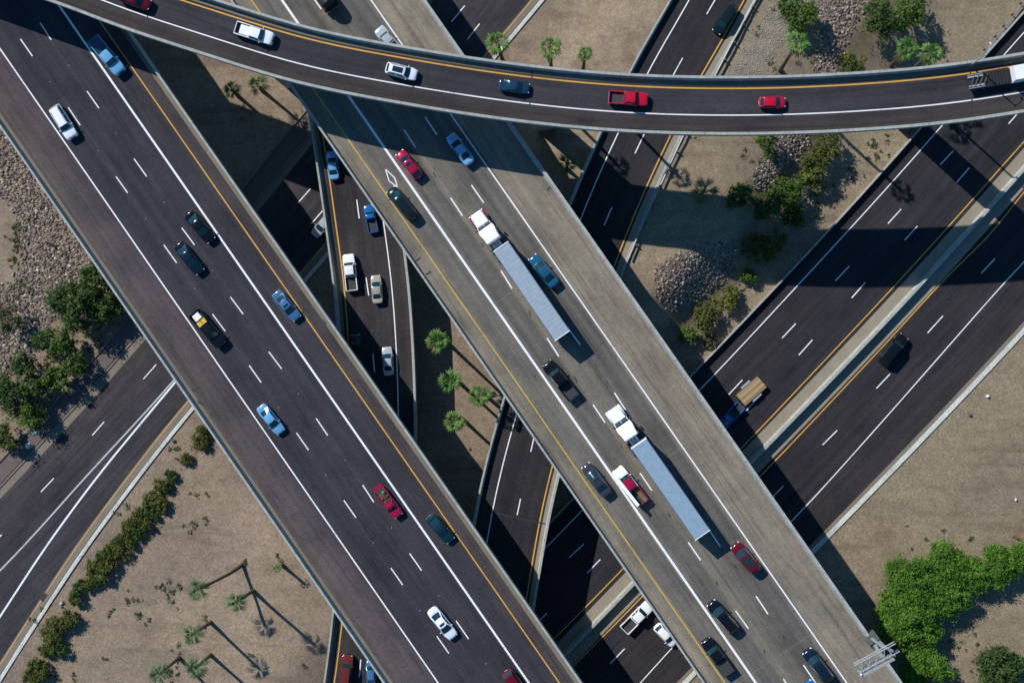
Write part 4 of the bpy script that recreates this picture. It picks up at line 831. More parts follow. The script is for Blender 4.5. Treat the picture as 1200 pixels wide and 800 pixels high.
def lorry2():
    m2 = M['trailer'].copy(); m2.name = 'trailer_roof_sheet_blue'
    for nd in m2.node_tree.nodes:
        if nd.type == 'VALTORGB':
            for e in nd.color_ramp.elements: cc = e.color; e.color = (cc[0]*.84, cc[1]*.95, cc[2]*1.04, 1)
        if nd.type == 'TEX_NOISE': nd.inputs['Scale'].default_value = 2.1
        if nd.type == 'TEX_WAVE': nd.inputs['Scale'].default_value = .8
    return m2
lorry((556, 249), (584, 289), (586.5, 288.5), (659, 393.5), ZF, 'p_crimson', ('white lorry tractor with red fenders pulling the first grey trailer', 'long grey box trailer coupled to the tractor with red fenders'))
lorry((717, 479), (745, 519), (748.5, 519.5), (823.5, 627), ZF, 'p_white', ('all white lorry tractor with rounded bonnet', 'long grey box trailer behind the all white tractor'))
for o in bpy.data.objects:
    if o.get('label') == 'long grey box trailer behind the all white tractor':
        for c_ in o.children:
            if c_.name.startswith('roof') and 'rail' not in c_.name: c_.data.materials[0] = lorry2()
# car hauler on the ramp
A, B_ = P(1134, 97, ZT+1), P(1213, 83, ZT+1); dv = B_-A; ch = empty('flatbed_lorry', ((A+B_)/2).to_tuple()[:2]+(ZT,), math.atan2(dv.y, dv.x)); tag(ch, 'car transporter lorry with open steel deck and white cab on the ramp', 'lorry')
hl = dv.length/2
MB().box(-hl, hl-2.4, -.36, .42, .7, .95).obj('chassis', M['chassis'], ch)
for sg in (1, -1): MB().box(-hl, -hl+2.1, sg*.62-.1, sg*.62+.1, 1.25, 1.33).bar((-hl, sg*.9, 1.3), (-hl+2.2, sg*.9, 1.3), .05).obj('deck_ramp', M['steel'], ch)
mb = MB()
for i in range(4): mb.bar((-hl+.2+i*.62, -.7, 1.4), (-hl+.9+i*.62, .7, 1.4), .05)
mb.obj('deck_bracing', M['darksteel'], ch); MB().box(-hl+.05, hl-3.6, -1.12, 1.12, 1.02, 1.1).obj('deck_plate', M['chassis'], ch)
mb = MB()
for i in range(9): mb.box(-hl+2.3+i*.42, -hl+2.42+i*.42, -1.0, 1.0, 1.1, 1.25)
mb.obj('cross_members', M['chassis'], ch)
MB().box(hl-3.4, hl-.9, -1.15, 1.15, .8, 2.5, None, .18).obj('cab', M['p_white'], ch); MB().box(hl-1.35, hl-.86, -.95, .95, 1.75, 2.4).obj('windscreen', M['glass'], ch); MB().box(hl-.95, hl+.9, -1.05, 1.05, .8, 1.5, None, .12).obj('bonnet', M['p_white'], ch)
dualwheels(ch, (-hl+.9, -hl+2.1, hl-.1), .85, .45); 
# tanker at the top edge of the concrete bridge
A, B_ = P(388, 8, ZF+1.5), P(350, -48, ZF+1.5); dv = B_-A; tk = empty('tanker_lorry', ((A+B_)/2).to_tuple()[:2]+(ZF,), math.atan2(dv.y, dv.x)); tag(tk, 'dark lorry with a round tank leaving the picture at the top edge', 'lorry')
hl = dv.length/2
MB().tube([(-hl+.2, 0, 2.0), (-hl+.5, 0, 2.0), (hl-2.6, 0, 2.0), (hl-2.4, 0, 2.0)], [.8, 1.15, 1.15, .8], 20).obj('tank', M['chassis'], tk, True)
MB().box(-hl-.3, hl, -.5, .5, .7, .95).obj('chassis', M['chassis'], tk); MB().box(-hl-.35, -hl-.2, -1.15, 1.15, .55, .75).obj('bumper', M['chrome'], tk)
MB().box(hl-2.3, hl, -1.15, 1.15, .8, 2.7, None, .15).obj('cab', M['p_white'], tk); MB().box(hl-.35, hl-.06, -1.0, 1.0, 1.8, 2.5).obj('windscreen', M['glass'], tk)
for sg in (1, -1): MB().box(-hl-.32, -hl-.2, sg*.95-.15, sg*.95+.15, .8, .95).obj('taillight', M['lamp_red'], tk)
dualwheels(tk, (-hl+.4, -hl+1.6, hl-1.2), .9, .48)

# ---------------------------------------------------------------- guard rails, gantry, lamp, sign
def guardrail(name, label, px, zf, every=2.0, ext=0):
    root = tag(empty(name, (0, 0, 0)), label, 'guard rail')
    pts = [P(a, b_, 1) for a, b_ in px]; w_ = catmull(pts, 1.0); w_ = [Vector((q.x, q.y, zf(q.x, q.y))) for q in w_]
    mb = MB(); pr = [(-.05, .48), (.03, .55), (-.05, .64), (.03, .73), (-.05, .80), (-.09, .8), (-.09, .48)]; v = []; n = len(pr)
    for i, q in enumerate(w_):
        t = w_[min(i+1, len(w_)-1)]-w_[max(i-1, 0)]; t.z = 0; t.normalize(); nn = Vector((t.y, -t.x, 0))
        v += [q+nn*o*1.6+Vector((0, 0, z)) for o, z in pr]
    mb.add(v, [(i*n+j, i*n+(j+1) % n, (i+1)*n+(j+1) % n, (i+1)*n+j) for i in range(len(w_)-1) for j in range(n)]); mb.obj('rail', M['dullsteel'], root)
    acc = 0
    for i in range(1, len(w_)):
        acc += (w_[i]-w_[i-1]).length
        if acc >= every:
            acc = 0; t = (w_[i]-w_[i-1]).normalized(); an = math.atan2(t.y, t.x); nn = Vector((t.y, -t.x, 0)); q = w_[i]+nn*(-.3)
            MB().box(-.1, .1, -.14, .14, -.4, .82, Matrix.Translation(q) @ Matrix.Rotation(an, 4, 'Z')).obj('post', M['darksteel'], root)
    return root
guardrail('guard_rail', 'steel guard rail with timber posts along the dark connector road', [(735, 305), (752, 264), (774, 216), (800, 160), (837, 90), (862, 42), (888, -6)][::-1], lambda x, y: pC.at(pC.proj((x, y))[1]).z-.1, 2.6)
guardrail('guard_rail', 'steel guard rail at the top of the slope by the highway', [(1120, 92), (1150, 66), (1170, 43), (1200, 4), (1225, -28)], lambda x, y: tz(x, y), 1.9)
# overhead sign gantry
g0 = P(1020, 746, ZF); ga = empty('sign_gantry', (g0.x, g0.y, ZF)); tag(ga, 'pale steel overhead sign gantry cantilevered from the concrete bridge edge', 'gantry')
tip = P(1003, 783, ZF+8.5); toe = P(1042, 762, ZF+8.5); base = Vector((g0.x, g0.y, ZF+.6)); rel = lambda q: Vector(q)-Vector((g0.x, g0.y, ZF))
ax = (tip-toe).normalized(); sdv = Vector((-ax.y, ax.x, 0)); up = Vector((0, 0, 1))
MB().box(-.9, .9, -.6, .6, -.5, 1.2, Matrix.Rotation(math.atan2(pF.n[3].y, pF.n[3].x), 4, 'Z')).obj('pedestal', M['barrier'], ga)
pt = toe - ax*.3
MB().tube([rel(base), rel(Vector((g0.x, g0.y, ZF+5))).lerp(rel(pt), .3), rel(pt)+up*.6], [.26, .24, .2], 12).obj('post', M['dullsteel'], ga, True)
MB().tube([rel(base)+Vector((1.1, -.4, 0)), rel(pt)+sdv*1.0], [.2, .16], 10).obj('brace', M['dullsteel'], ga, True)
Lg = (tip-toe).length
for s_, z_ in ((-.6, .5), (.6, .5), (-.6, -.5), (.6, -.5)):
    MB().bar(rel(toe-ax*1.2)+sdv*s_+up*z_, rel(tip)+sdv*s_+up*z_, .085, None, 8).obj('chord', M['dullsteel'], ga, True)
mb = MB(); n = 9
for i in range(n):
    a = toe+ax*Lg*i/n; b2 = toe+ax*Lg*(i+1)/n
    mb.bar(rel(a)+sdv*(-.6)+up*.5, rel(b2 if i % 2 else a)+sdv*.6+up*.5, .07).bar(rel(a)+sdv*.6+up*.5, rel(b2)+sdv*.6-up*.5, .06).bar(rel(a)-sdv*.6+up*.5, rel(b2)-sdv*.6-up*.5, .06)
mb.obj('lattice', M['dullsteel'], ga)
MB().box(0, Lg*.92, .95, 1.1, -1.7, 1.3, Matrix.Translation(rel(toe)) @ Matrix(((ax.x, sdv.x, 0, 0), (ax.y, sdv.y, 0, 0), (0, 0, 1, 0), (0, 0, 0, 1)))).obj('sign_panel', M['dullsteel'], ga)
MB().box(.4, Lg*.95, 1.15, 1.75, -1.85, -1.78, Matrix.Translation(rel(toe)) @ Matrix(((ax.x, sdv.x, 0, 0), (ax.y, sdv.y, 0, 0), (0, 0, 1, 0), (0, 0, 0, 1)))).obj('walkway', M['dullsteel'], ga)
for i in range(4): MB().ell(rel(toe+ax*(1+i*Lg*.25))+sdv*1.7-up*1.6, (.22, .3, .12)).obj('lamp', M['steel'], ga, True)
# street lamp behind the ramp, and a second gantry bracket at the frame edge
lp0 = P(1137, 77, ZT); lamp = empty('street_lamp', (lp0.x, lp0.y, 0)); tag(lamp, 'tall grey street lamp standing behind the curved ramp by the guard rail', 'street lamp')
MB().tube([(0, 0, 0), (0, 0, 14), (0, 0, 31)], [.2, .16, .09], 10).obj('pole', M['steel'], lamp, True); MB().tube([(0, 0, 30.8), (.3, .5, 31.2), (.5, 1.0, 31.3)], [.07, .06, .05], 8).obj('arm', M['steel'], lamp, True); MB().ell((.6, 1.3, 31.3), (.15, .35, .08), 10, 6, Matrix.Rotation(.5, 3, 'Z')).obj('lamp_head', M['steel'], lamp, True)
q, z0 = PT(99, 650); sg_ = empty('road_marker', (q.x, q.y, z0)); tag(sg_, 'small blue marker sign on a thin post beside the kerb', 'sign'); MB().bar((0, 0, 0), (0, 0, 1.7), .035).obj('post', M['steel'], sg_); MB().box(-.28, .28, -.02, .02, 1.45, 2.0, Matrix.Rotation(.7, 4, 'Z')).obj('panel', M['plastic_blue'], sg_)
# small litter and boxes
def lump(name, px, r, mat, label, cat, seed):
    rn = random.Random(seed); q, z0 = PT(*px); mb = MB().ell((0, 0, 0), r, 9, 6); mb.v = [(x*rn.uniform(.75, 1.2), y*rn.uniform(.75, 1.2), zz*rn.uniform(.7, 1.2)) for x, y, zz in mb.v]
    o = mb.obj(name, mat, None, False); o.location = (q.x, q.y, z0+r[2]*.6+.1); return tag(o, label, cat)
lump('plastic_bag', (33.5, 522), (.42, .55, .25), M['cargo_white'], 'crumpled white plastic bag lying on the brown pavement', 'bag', 1)
lump('plastic_bag', (42.5, 507), (.3, .32, .2), M['plastic_blue'], 'small blue plastic bag on the brown pavement', 'bag', 2)
lump('stone', (1157, 464), (.3, .25, .2), M['cargo_white'], 'small white stone on the sandy field near the kerb', 'stone', 3)
lump('stone', (1136, 486), (.28, .25, .2), M['barrier'], 'grey stone on the sandy field near the kerb', 'stone', 4)
lump('stone', (1190, 585), (.2, .22, .2), M['cargo_white'], 'tiny white stone far out on the sandy field', 'stone', 5)
lump('stone', (203, 516), (.38, .3, .2), M['barrier'], 'flat grey stone by the round bush near the bridge', 'stone', 6)
q, z0 = PT(72, 706); o = MB().box(-.35, .35, -.25, .25, 0, .35, None, .05).obj('utility_box', M['steel']); o.location = (q.x, q.y, z0); o.rotation_euler = (0, 0, .6); tag(o, 'small grey utility box between kerb and shrubs', 'box')
q, z0 = PT(60, 286); o = MB().tube([(-.9, .35, .12), (-.3, .2, .2), (.3, -.15, .18), (.8, -.6, .1)], [.12, .16, .16, .1], 8).obj('tyre_scrap', M['tyre'], None, True); o.location = (q.x, q.y, z0+.15); tag(o, 'curved black strip of tyre lying on the rocks', 'tyre scrap')
q, z0 = PT(1194, 631); o = MB().tube([(-.9, .5, .2), (.2, -.05, .25), (1.4, -.6, .25)], [.24, .26, .24], 9).obj('log', M['rust'], None, True); o.location = (q.x, q.y, z0); tag(o, 'dark fallen log at the edge of the green thicket', 'log')
q = P(197.5, 428, ZE); o = MB().box(-.5, .5, -.2, .2, 0, .18, None, .06).obj('plastic_sheet', M['plastic_blue']); o.location = (q.x, q.y, ZE); o.rotation_euler = (0, 0, -.95); tag(o, 'bit of blue plastic lying in the gutter of the asphalt bridge', 'litter')

# ---------------------------------------------------------------- vegetation
def leafmat(name, c, var=.45, hue=(1.15, 1.0, .8)):
    b = NB(name); rp = b.n('ShaderNodeNewGeometry').outputs['Random Per Island']; at = b.n('ShaderNodeAttribute'); at.attribute_name = 'tint'
    k = b.mix(.45, at.outputs['Fac'], rp)
    lo_ = tuple(x*(1-var) for x in c); hi_ = tuple(min(1, x*(1+var)*h) for x, h in zip(c, hue))
    b.l(b.ramp(k, [(.15, lo_), (.85, hi_)]), b.b.inputs['Base Color']); b.b.inputs['Roughness'].default_value = .6; b.b.inputs['Specular IOR Level'].default_value = .25
    tr_ = b.n('ShaderNodeBsdfTranslucent'); mx = b.n('ShaderNodeMixShader'); mx.inputs[0].default_value = .22
    tr_.inputs[0].default_value = (c[0]*1.5, c[1]*1.5, c[2]*.8, 1); out = b.t.nodes['Material Output']
    b.l(b.b.outputs[0], mx.inputs[1]); b.l(tr_.outputs[0], mx.inputs[2]); b.l(mx.outputs[0], out.inputs['Surface']); return b.m
LM = dict(bright=leafmat('leaf_bright_green', (.072, .175, .022), .6), olive=leafmat('leaf_olive', (.07, .095, .022), .5), dark=leafmat('leaf_dark_green', (.04, .085, .022), .5), mid=leafmat('leaf_mid_green', (.065, .125, .024), .5), yellowish=leafmat('leaf_yellow_green', (.115, .135, .03)), grey=leafmat('leaf_grey_green', (.07, .085, .05)), weed=leafmat('leaf_weed', (.07, .095, .04)),
          palm=leafmat('palm_leaf', (.095, .21, .05), .4), palmgrey=leafmat('palm_leaf_dull', (.065, .13, .06), .4), dead=leafmat('palm_leaf_dead', (.22, .16, .09), .3))
M['bark'] = solid('bark', (.09, .065, .045), .9, var=.35, scale=2); M['palmbark'] = solid('palm_bark', (.075, .055, .042), .9, var=.35, scale=3)
def leaves_mesh(name, cen, nrm, size, tint, rng, aspect=1.7):
    n = len(cen); a = rng.normal(size=(n, 3)); nrm = nrm/np.maximum(np.linalg.norm(nrm, axis=1, keepdims=True), 1e-6)
    u = np.cross(nrm, a); u /= np.maximum(np.linalg.norm(u, axis=1, keepdims=True), 1e-6); v = np.cross(nrm, u); s = size[:, None]
    q = np.stack([cen-u*s*aspect*.5, cen-v*s*.36, cen+u*s*aspect*.5, cen+v*s*.36], 1).reshape(-1, 3)
    me = bpy.data.meshes.new(name); me.vertices.add(4*n); me.vertices.foreach_set('co', q.ravel()); me.loops.add(4*n); me.loops.foreach_set('vertex_index', np.arange(4*n)); me.polygons.add(n); me.polygons.foreach_set('loop_start', np.arange(n)*4); me.polygons.foreach_set('loop_total', np.full(n, 4)); me.update(); me.validate()
    at = me.attributes.new('tint', 'FLOAT', 'FACE'); at.data.foreach_set('value', tint.astype(np.float32)); return me
def crown(name, R, hz, mat, parent, seed, zc, leaf=.34, dens=1.0, gap=.0, squash=1.0, ang=0):
    rng = np.random.default_rng(seed); nc = int(10+R*R*9.0*dens); ph = rng.uniform(0, 2*np.pi, nc); cu = rng.uniform(-.3, 1, nc); sn = np.sqrt(np.maximum(0, 1-cu*cu)); lob = 1+.2*np.sin(ph*2+rng.uniform(0, 6))+.16*np.sin(ph*3+rng.uniform(0, 6))+.12*np.sin(5*ph+rng.uniform(0, 6))
    rad = rng.uniform(.35, 1.04, nc)**.6*lob; C = np.stack([R*rad*sn*np.cos(ph), R*squash*rad*sn*np.sin(ph), hz*rad*cu*rng.uniform(.75, 1.2, nc)], 1)
    if ang: ca, sa = math.cos(ang), math.sin(ang); C[:, :2] = C[:, :2] @ np.array([[ca, sa], [-sa, ca]])
    per = int(60*dens*(.34/leaf)**1.2*min(1, .5+R*.2)); cr = rng.uniform(.2, .42, nc)*max(R, .9)**.6
    d = rng.normal(size=(nc, per, 3)); ln = np.linalg.norm(d, axis=2, keepdims=True)
    st = 1+rng.uniform(-.45, .6, (nc, 1, 3)); st[..., 2] *= .6                      # every spray stretched its own way
    pts = (C[:, None, :]+d*.62*cr[:, None, None]*st).reshape(-1, 3); nr = (d/ln*.8+np.array([0, 0, .6])+rng.normal(size=d.shape)*.55).reshape(-1, 3)
    tint = np.repeat(rng.uniform(0, 1, nc), per)*.6+rng.uniform(0, .4, nc*per); pts[:, 2] = np.maximum(pts[:, 2], -zc+.05)
    me = leaves_mesh(name, pts, nr, rng.uniform(.55, 1.35, len(pts))*leaf*.85, tint, rng); o = link(name, me, mat, parent); o.location = (0, 0, zc); return C, o
def tree(px, py, rpx, h, mat, label, cat='tree', name='tree', group=None, seed=1, dens=1.0, leaf=.36, squash=1.0, ang=0, hz=None):
    R = rpx/7.5; q, z0 = PT(px, py, h*.6); rt = empty(name, (q.x, q.y, z0)); tag(rt, label, cat, group); zc = h*.56; hz = hz or h*.42
    C, cro = crown('crown', R, hz, LM[mat], rt, seed, zc, leaf, dens, squash=squash, ang=ang)
    mb = MB().tube([(0, 0, -.4), (.05, .03, zc*.5), (0, .08, zc*.9)], [.05*h*.6+.05, .04*h*.6+.03, .03*h*.5], 8)
    for i in range(0, min(len(C), 14), 2): mb.tube([(0, .03, zc*.45), (C[i][0]*.45, C[i][1]*.45, zc+C[i][2]*.3-.2), (C[i][0]*.85, C[i][1]*.85, zc+C[i][2]*.8)], [.03*h*.5, .02*h*.5, .012*h*.4], 5)
    mb.obj('trunk', M['bark'], rt, True); return rt
ORD = 'first second third fourth fifth sixth seventh eighth ninth tenth eleventh twelfth thirteenth fourteenth fifteenth sixteenth seventeenth eighteenth nineteenth twentieth'.split()
def tens(i): return ORD[i] if i < 20 else ('twenty-'+ORD[i-20] if i < 29 else ('thirtieth' if i == 29 else 'thirty-'+ORD[i-30]))
sd_ = 100
# thicket at the lower right
G = 'bright green trees of the thicket'
for i, (x, y, r, h, lb) in enumerate([(1068, 688, 31, 5.5, 'bright green tree at the rounded upper left corner of the thicket'), (1112, 664, 24, 5, 'bright green tree near the bare sandy spot atop the thicket'), (1100, 702, 27, 5, 'bright green tree with the deepest shadow inside the bend of the thicket'), (1142, 672, 20, 4.5, 'smaller bright green tree joining the thicket to its narrow right arm'),
      (1172, 662, 20, 4.5, 'bright green tree in the narrow arm of the thicket near the fallen log'), (1202, 652, 19, 4.5, 'bright green tree at the right picture edge beside the fallen log'), (1060, 735, 27, 5.5, 'bright green tree next to the bridge gantry in the thicket'), (1084, 778, 22, 5, 'bright green tree at the bottom tip of the thicket'), (1042, 712, 16, 4, 'small bright green tree touching the bridge shadow'), (1066, 806, 22, 5, 'bright green tree cut by the bottom edge beside the gantry'), (1084, 735, 18, 4.5, 'bright green tree facing the bare hollow below the thicket')]):
    sd_ += 1; tree(x, y, r, h, 'bright', lb, 'tree', 'leafy_tree', G, sd_, 1.25, .25, hz=h*.4)
tree(1172, 786, 27, 4.5, 'dark', 'dull dark green tree alone in the hollow under the thicket', 'tree', 'leafy_tree', None, 160, 1.0, .34)
# trees at the left below the rocks
G = 'trees between the rocks and the brown pavement'
for i, (x, y, r, h, m_, lb) in enumerate([(112, 332, 22, 6, 'dark', 'dark green tree crowding against the left bridge barrier'), (90, 360, 30, 6.5, 'dark', 'largest dark green tree between rocks and left bridge'), (122, 362, 20, 5, 'dark', 'dark green tree over the pavement end by the bridge'), (73, 402, 14, 4.5, 'mid', 'narrow green tree standing at the foot of the largest dark tree'), (86, 428, 14, 4.5, 'mid', 'green tree leaning over the pavement edge wall'), (50, 398, 12, 4, 'dark', 'small dark tree beside the grey green one near the rocks'),
      (28, 428, 15, 4.5, 'dark', 'dark green tree below the rocks, left of the yellowish patch'), (62, 444, 16, 4.5, 'mid', 'mid green tree with bright top beside the pavement wall'), (42, 455, 14, 4.5, 'dark', 'dark tree wedged among the mid green ones near the pavement'), (14, 462, 22, 5, 'dark', 'broad dark tree at the left picture edge above the bags'), (38, 487, 15, 4.5, 'mid', 'green tree next to the white bag on the pavement'), (4, 512, 14, 4, 'olive', 'olive tree at the left edge beside the pavement end'), (8, 375, 19, 4.5, 'grey', 'thin grey green tree at the left edge by the rocks')]):
    sd_ += 1; tree(x, y, r, h, m_, lb, 'tree', 'desert_tree', G, sd_, .85 if m_ != 'grey' else .45, .36)
# trees and bushes at the upper right
G = 'trees and bushes on the planted slope'
for (x, y, r, h, m_, lb) in [(936, 16, 19, 5, 'mid', 'green tree with a dark left half at the top beside the rocks'), (922, 10, 12, 4, 'dark', 'small dark bush left of the green tree at the top'), (1032, 22, 19, 5, 'dark', 'dark green tree above the twin palms, left one of two'), (1065, 12, 21, 5.5, 'mid', 'large green tree above the twin palms casting a wide shadow'), (997, 75, 13, 2.2, 'olive', 'low olive bush touching the curved ramp edge'), (898, 166, 12, 3.5, 'mid', 'vivid green bush just below the curved ramp'), (968, 166, 16, 4, 'olive', 'olive tree right of the small rock patch below the ramp'),
       (955, 190, 16, 4, 'olive', 'olive tree below the rock patch casting shade to its right'), (948, 208, 12, 3.5, 'yellowish', 'yellowish bush at the foot of the olive trees'), (925, 226, 18, 4, 'mid', 'green bush half in sun at the edge of the ramp shadow'), (902, 240, 18, 4, 'dark', 'dark bush inside the ramp shadow beside the green one'), (868, 228, 15, 3.5, 'dark', 'dark bush at the shadow edge right of the big pale fronds'), (895, 290, 20, 3.5, 'olive', 'olive bush deep in shade above the sunlit rock patch'), (878, 323, 9, 2, 'mid', 'small round green bush near the highway wall'),
       (853, 349, 13, 2.8, 'yellowish', 'round yellow green bush between rock patch and highway wall'), (827, 372, 15, 3, 'olive', 'wide olive bush below the sunlit rock patch'), (808, 393, 10, 2.5, 'mid', 'small green bush beside the concrete bridge shadow'), (930, 250, 14, 3, 'dark', 'dark low bush at the lower edge of the planted slope'), (832, 400, 7, 1.2, 'grey', 'small grey shrub right next to the highway wall')]:
    sd_ += 1; tree(x, y, r, h, m_, lb, 'tree' if 'tree' in lb else 'bush', 'desert_tree' if 'tree' in lb else 'bush', G, sd_, .8, .32)
# hedge-like rows of round bushes on the lower left sand
rows = [(235, 514, 12, .8), (218, 537, 7, .7), (200, 557, 7, .7), (189, 569, 9, .9), (181, 580, 7, .8), (186, 592, 9, 1), (173, 588, 7, .8), (176, 603, 8, .9), (163, 600, 6, .8), (166, 614, 8, 1), (156, 610, 8, .9), (148, 622, 9, 1), (160, 626, 8, 1), (151, 636, 7, .9), (138, 632, 8, 1), (130, 645, 9, 1.1), (141, 649, 9, 1), (121, 652, 8, 1), (126, 664, 11, 1.2), (115, 671, 11, 1.2), (108, 664, 8, 1), (104, 681, 9, 1.1), (94, 687, 9, 1.1), (89, 700, 9, 1), (78, 727, 11, 1.2), (66, 731, 10, 1.2), (58, 746, 10, 1.2), (66, 760, 9, 1.1), (53, 762, 8, 1), (42, 778, 8, 1), (50, 788, 9, 1.1), (36, 793, 10, 1.1)]
for i, (x, y, r, h) in enumerate(rows):
    sd_ += 1; tree(x, y, r*1.0, h*1.6, ('olive', 'olive', 'dark', 'olive', 'olive')[i % 5], f'round olive bush, {tens(i)} from the bridge end along the two rows by the kerb', 'bush', 'round_bush', 'round bushes in rows beside the kerb', sd_, 1.0, .26)
# weeds: ground cover nobody could count
rng = np.random.default_rng(11); cen = []; tin = []; nr = []
def weed(px, py, spread, n, size=.5):
    for _ in range(max(2, int(n*.75))):
        a, b_ = px+rng.normal()*spread, py+rng.normal()*spread; q, z0 = PT(a, b_); s = size*.72*rng.uniform(.5, 1.3); k = int(26*s/.5)
        d = rng.normal(size=(k, 3))*np.array([s*.5, s*.5, s*.25]); d[:, 2] = np.abs(d[:, 2])
        cen.append(d+np.array([q.x, q.y, z0+.05])); nr.append(rng.normal(size=(k, 3))*.5+np.array([0, 0, 1.])); tin.append(np.full(k, rng.uniform(0, 1)))
for (x, y, s_, n) in [(140, 595, 5, 9), (228, 575, 3, 3), (243, 580, 2, 2), (232, 612, 7, 9), (226, 622, 5, 5), (192, 692, 7, 10), (203, 690, 6, 10), (155, 700, 6, 8), (162, 715, 4, 5), (128, 715, 6, 6), (175, 725, 5, 4), (86, 720, 5, 8), (66, 797, 5, 8), (70, 711, 3, 3), (40, 725, 3, 4), (55, 710, 3, 3), (205, 775, 9, 9), (127, 772, 5, 3), (86, 795, 3, 4), (52, 735, 4, 4), (242, 725, 4, 5), (285, 658, 3, 3), (325, 655, 4, 6), (210, 765, 6, 6), (206, 790, 7, 6), (297, 765, 2, 2), (357, 780, 2, 2), (205, 530, 5, 7), (18, 285, 5, 22), (20, 265, 3, 10), (16, 305, 4, 14), (24, 335, 5, 18), (20, 355, 5, 14), (38, 333, 4, 8), (32, 266, 3, 6), (48, 405, 6, 12), (860, 40, 12, 8), (880, 12, 14, 8), (908, 85, 8, 7), (945, 72, 6, 6), (800, 135, 20, 10), (1030, 165, 6, 8), (1020, 175, 8, 10), (1000, 205, 10, 8), (840, 355, 12, 14), (860, 335, 8, 9), (1085, 650, 12, 10), (1130, 640, 10, 6), (1130, 745, 10, 12), (1145, 770, 10, 14), (60, 420, 8, 20), (105, 405, 8, 20), (70, 465, 8, 10), (880, 195, 10, 10), (960, 225, 9, 12), (770, 395, 10, 5), (550, 520, 12, 4), (300, 120, 14, 5)]: weed(x, y, s_, n)
me = leaves_mesh('weeds', np.concatenate(cen), np.concatenate(nr), rng.uniform(.12, .28, sum(len(c_) for c_ in cen)), np.concatenate(tin), rng); o = link('weeds', me, LM['weed']); tag(o, 'scattered low weeds on the dry ground', None, None, 'stuff')

# palms
def fan_leaf(m, tintl, org, yaw, pitch, pet, blade, rng, droop, half=46, n=9):
    """frond: stalk plus a pleated fan of pointed segments"""
    dirv = Vector((math.cos(yaw)*math.cos(pitch), math.sin(yaw)*math.cos(pitch), math.sin(pitch))); side = Vector((-math.sin(yaw), math.cos(yaw), 0)); upv = dirv.cross(side)
    if upv.z < 0: upv = -upv
    e = org+dirv*pet; m.add([org+side*.05, e+side*.04, e-side*.04, org-side*.05], [(0, 1, 2, 3)]); tintl.append(.5)
    t0 = rng.random(); roll = rng.uniform(-.3, .3); side = (side*math.cos(roll)+upv*math.sin(roll)).normalized()
    for k in range(n):
        a = math.radians(-half+2*half*k/(n-1)); l_ = blade*(.66+.34*math.cos(a*1.2))*rng.uniform(.82, 1.12); dd = (dirv*math.cos(a)+side*math.sin(a)).normalized(); w_ = max(.045, blade*math.radians(half)/(n-1)*.46); nn = (side*math.cos(a)-dirv*math.sin(a))
        mid = e+dd*l_*.6+upv*(.03*(1 if k % 2 else -1)); tip = e+dd*l_-Vector((0, 0, l_*(.12+droop)))
        m.add([e, mid+nn*w_, tip, mid-nn*w_], [(0, 1, 2, 3)]); tintl.append(min(1, max(0, t0*.75+rng.random()*.3)))
def palm(crown_px, base_px, h, rpx, mat, label, seed, dead=0, nl=20):
    q, z0 = PT(*base_px) if base_px else (None, 0); 
    top0 = P(*crown_px, z0+h)
    if base_px is None: q = Vector((top0.x, top0.y, 0)); z0 = tz(q.x, q.y)
    rt = empty('palm_tree', (q.x, q.y, z0)); tag(rt, label, 'palm', 'tall fan palms'); rng = random.Random(seed); tp = Vector((top0.x-q.x, top0.y-q.y, h))
    sideb = Vector((-tp.y, tp.x, 0))*.05
    pts = [(0, 0, -.4), tp*.02, tp*.3+sideb, tp*.65+sideb*.8, tp*1.0]; MB().tube(pts, [.42, .36, .27, .23, .26], 9).obj('trunk', M['palmbark'], rt, True)
    s = rpx/7.0
    thin = mat == 'palmgrey'
    for nm, cnt, mm in (('crown', nl, mat), ('dead_fronds', dead, 'dead')):
        if not cnt: continue
        m = MB(); tl = []
        for i in range(cnt):
            yaw = i*2.39996+rng.uniform(-.3, .3)
            if nm == 'dead_fronds': fan_leaf(m, tl, tp, 3.9+rng.uniform(-.8, .8), rng.uniform(-.5, -.1), s*.3, s*.85, rng, .3, 10, 4); continue
            f_ = i/cnt
            if f_ < .44: pitch, ln_ = rng.uniform(-.25, .25), rng.uniform(.88, 1.1)
            elif f_ < .74: pitch, ln_ = rng.uniform(.35, .75), rng.uniform(.8, 1.0)
            else: pitch, ln_ = rng.uniform(.8, 1.35), rng.uniform(.65, .9)
            if thin: fan_leaf(m, tl, tp+Vector((0, 0, .1)), yaw, pitch, s*.28*ln_, s*.95*ln_, rng, .3 if f_ < .5 else .15, 21, 7)
            else: fan_leaf(m, tl, tp+Vector((0, 0, .1)), yaw, pitch, s*.44*ln_, s*.60*ln_, rng, .14 if f_ < .5 else .05, 44, 5)
        me = m.me(nm); at = me.attributes.new('tint', 'FLOAT', 'FACE'); at.data.foreach_set('value', np.array(tl, np.float32)); link(nm, me, LM[mm], rt)
    return rt
palm((583, 51), (590, 73), 13, 14, 'palm', 'green fan palm with its trunk against the street kerb above the ramp', 1, dead=3)
palm((645, 56), (646, 82), 13, 14, 'palm', 'largest fan palm on the sand above the ramp, middle of three', 2, dead=4)
palm((686, 63), (683, 84), 11, 9, 'palm', 'small slim fan palm nearest the dark connector road above the ramp', 3, dead=5)
palm((935, 50), (914, 83), 18, 14, 'palm', 'fan palm under the green tree with its trunk reaching down to the ramp', 4, dead=2)
palm((1062, 57), (1044, 77), 12.5, 14, 'palm', 'bright fan palm, left one of the twin palms above the ramp', 5, dead=3)
palm((1091, 62), (1073, 78), 10, 13, 'palm', 'bright fan palm, right one of the twin palms above the ramp', 6, dead=4)
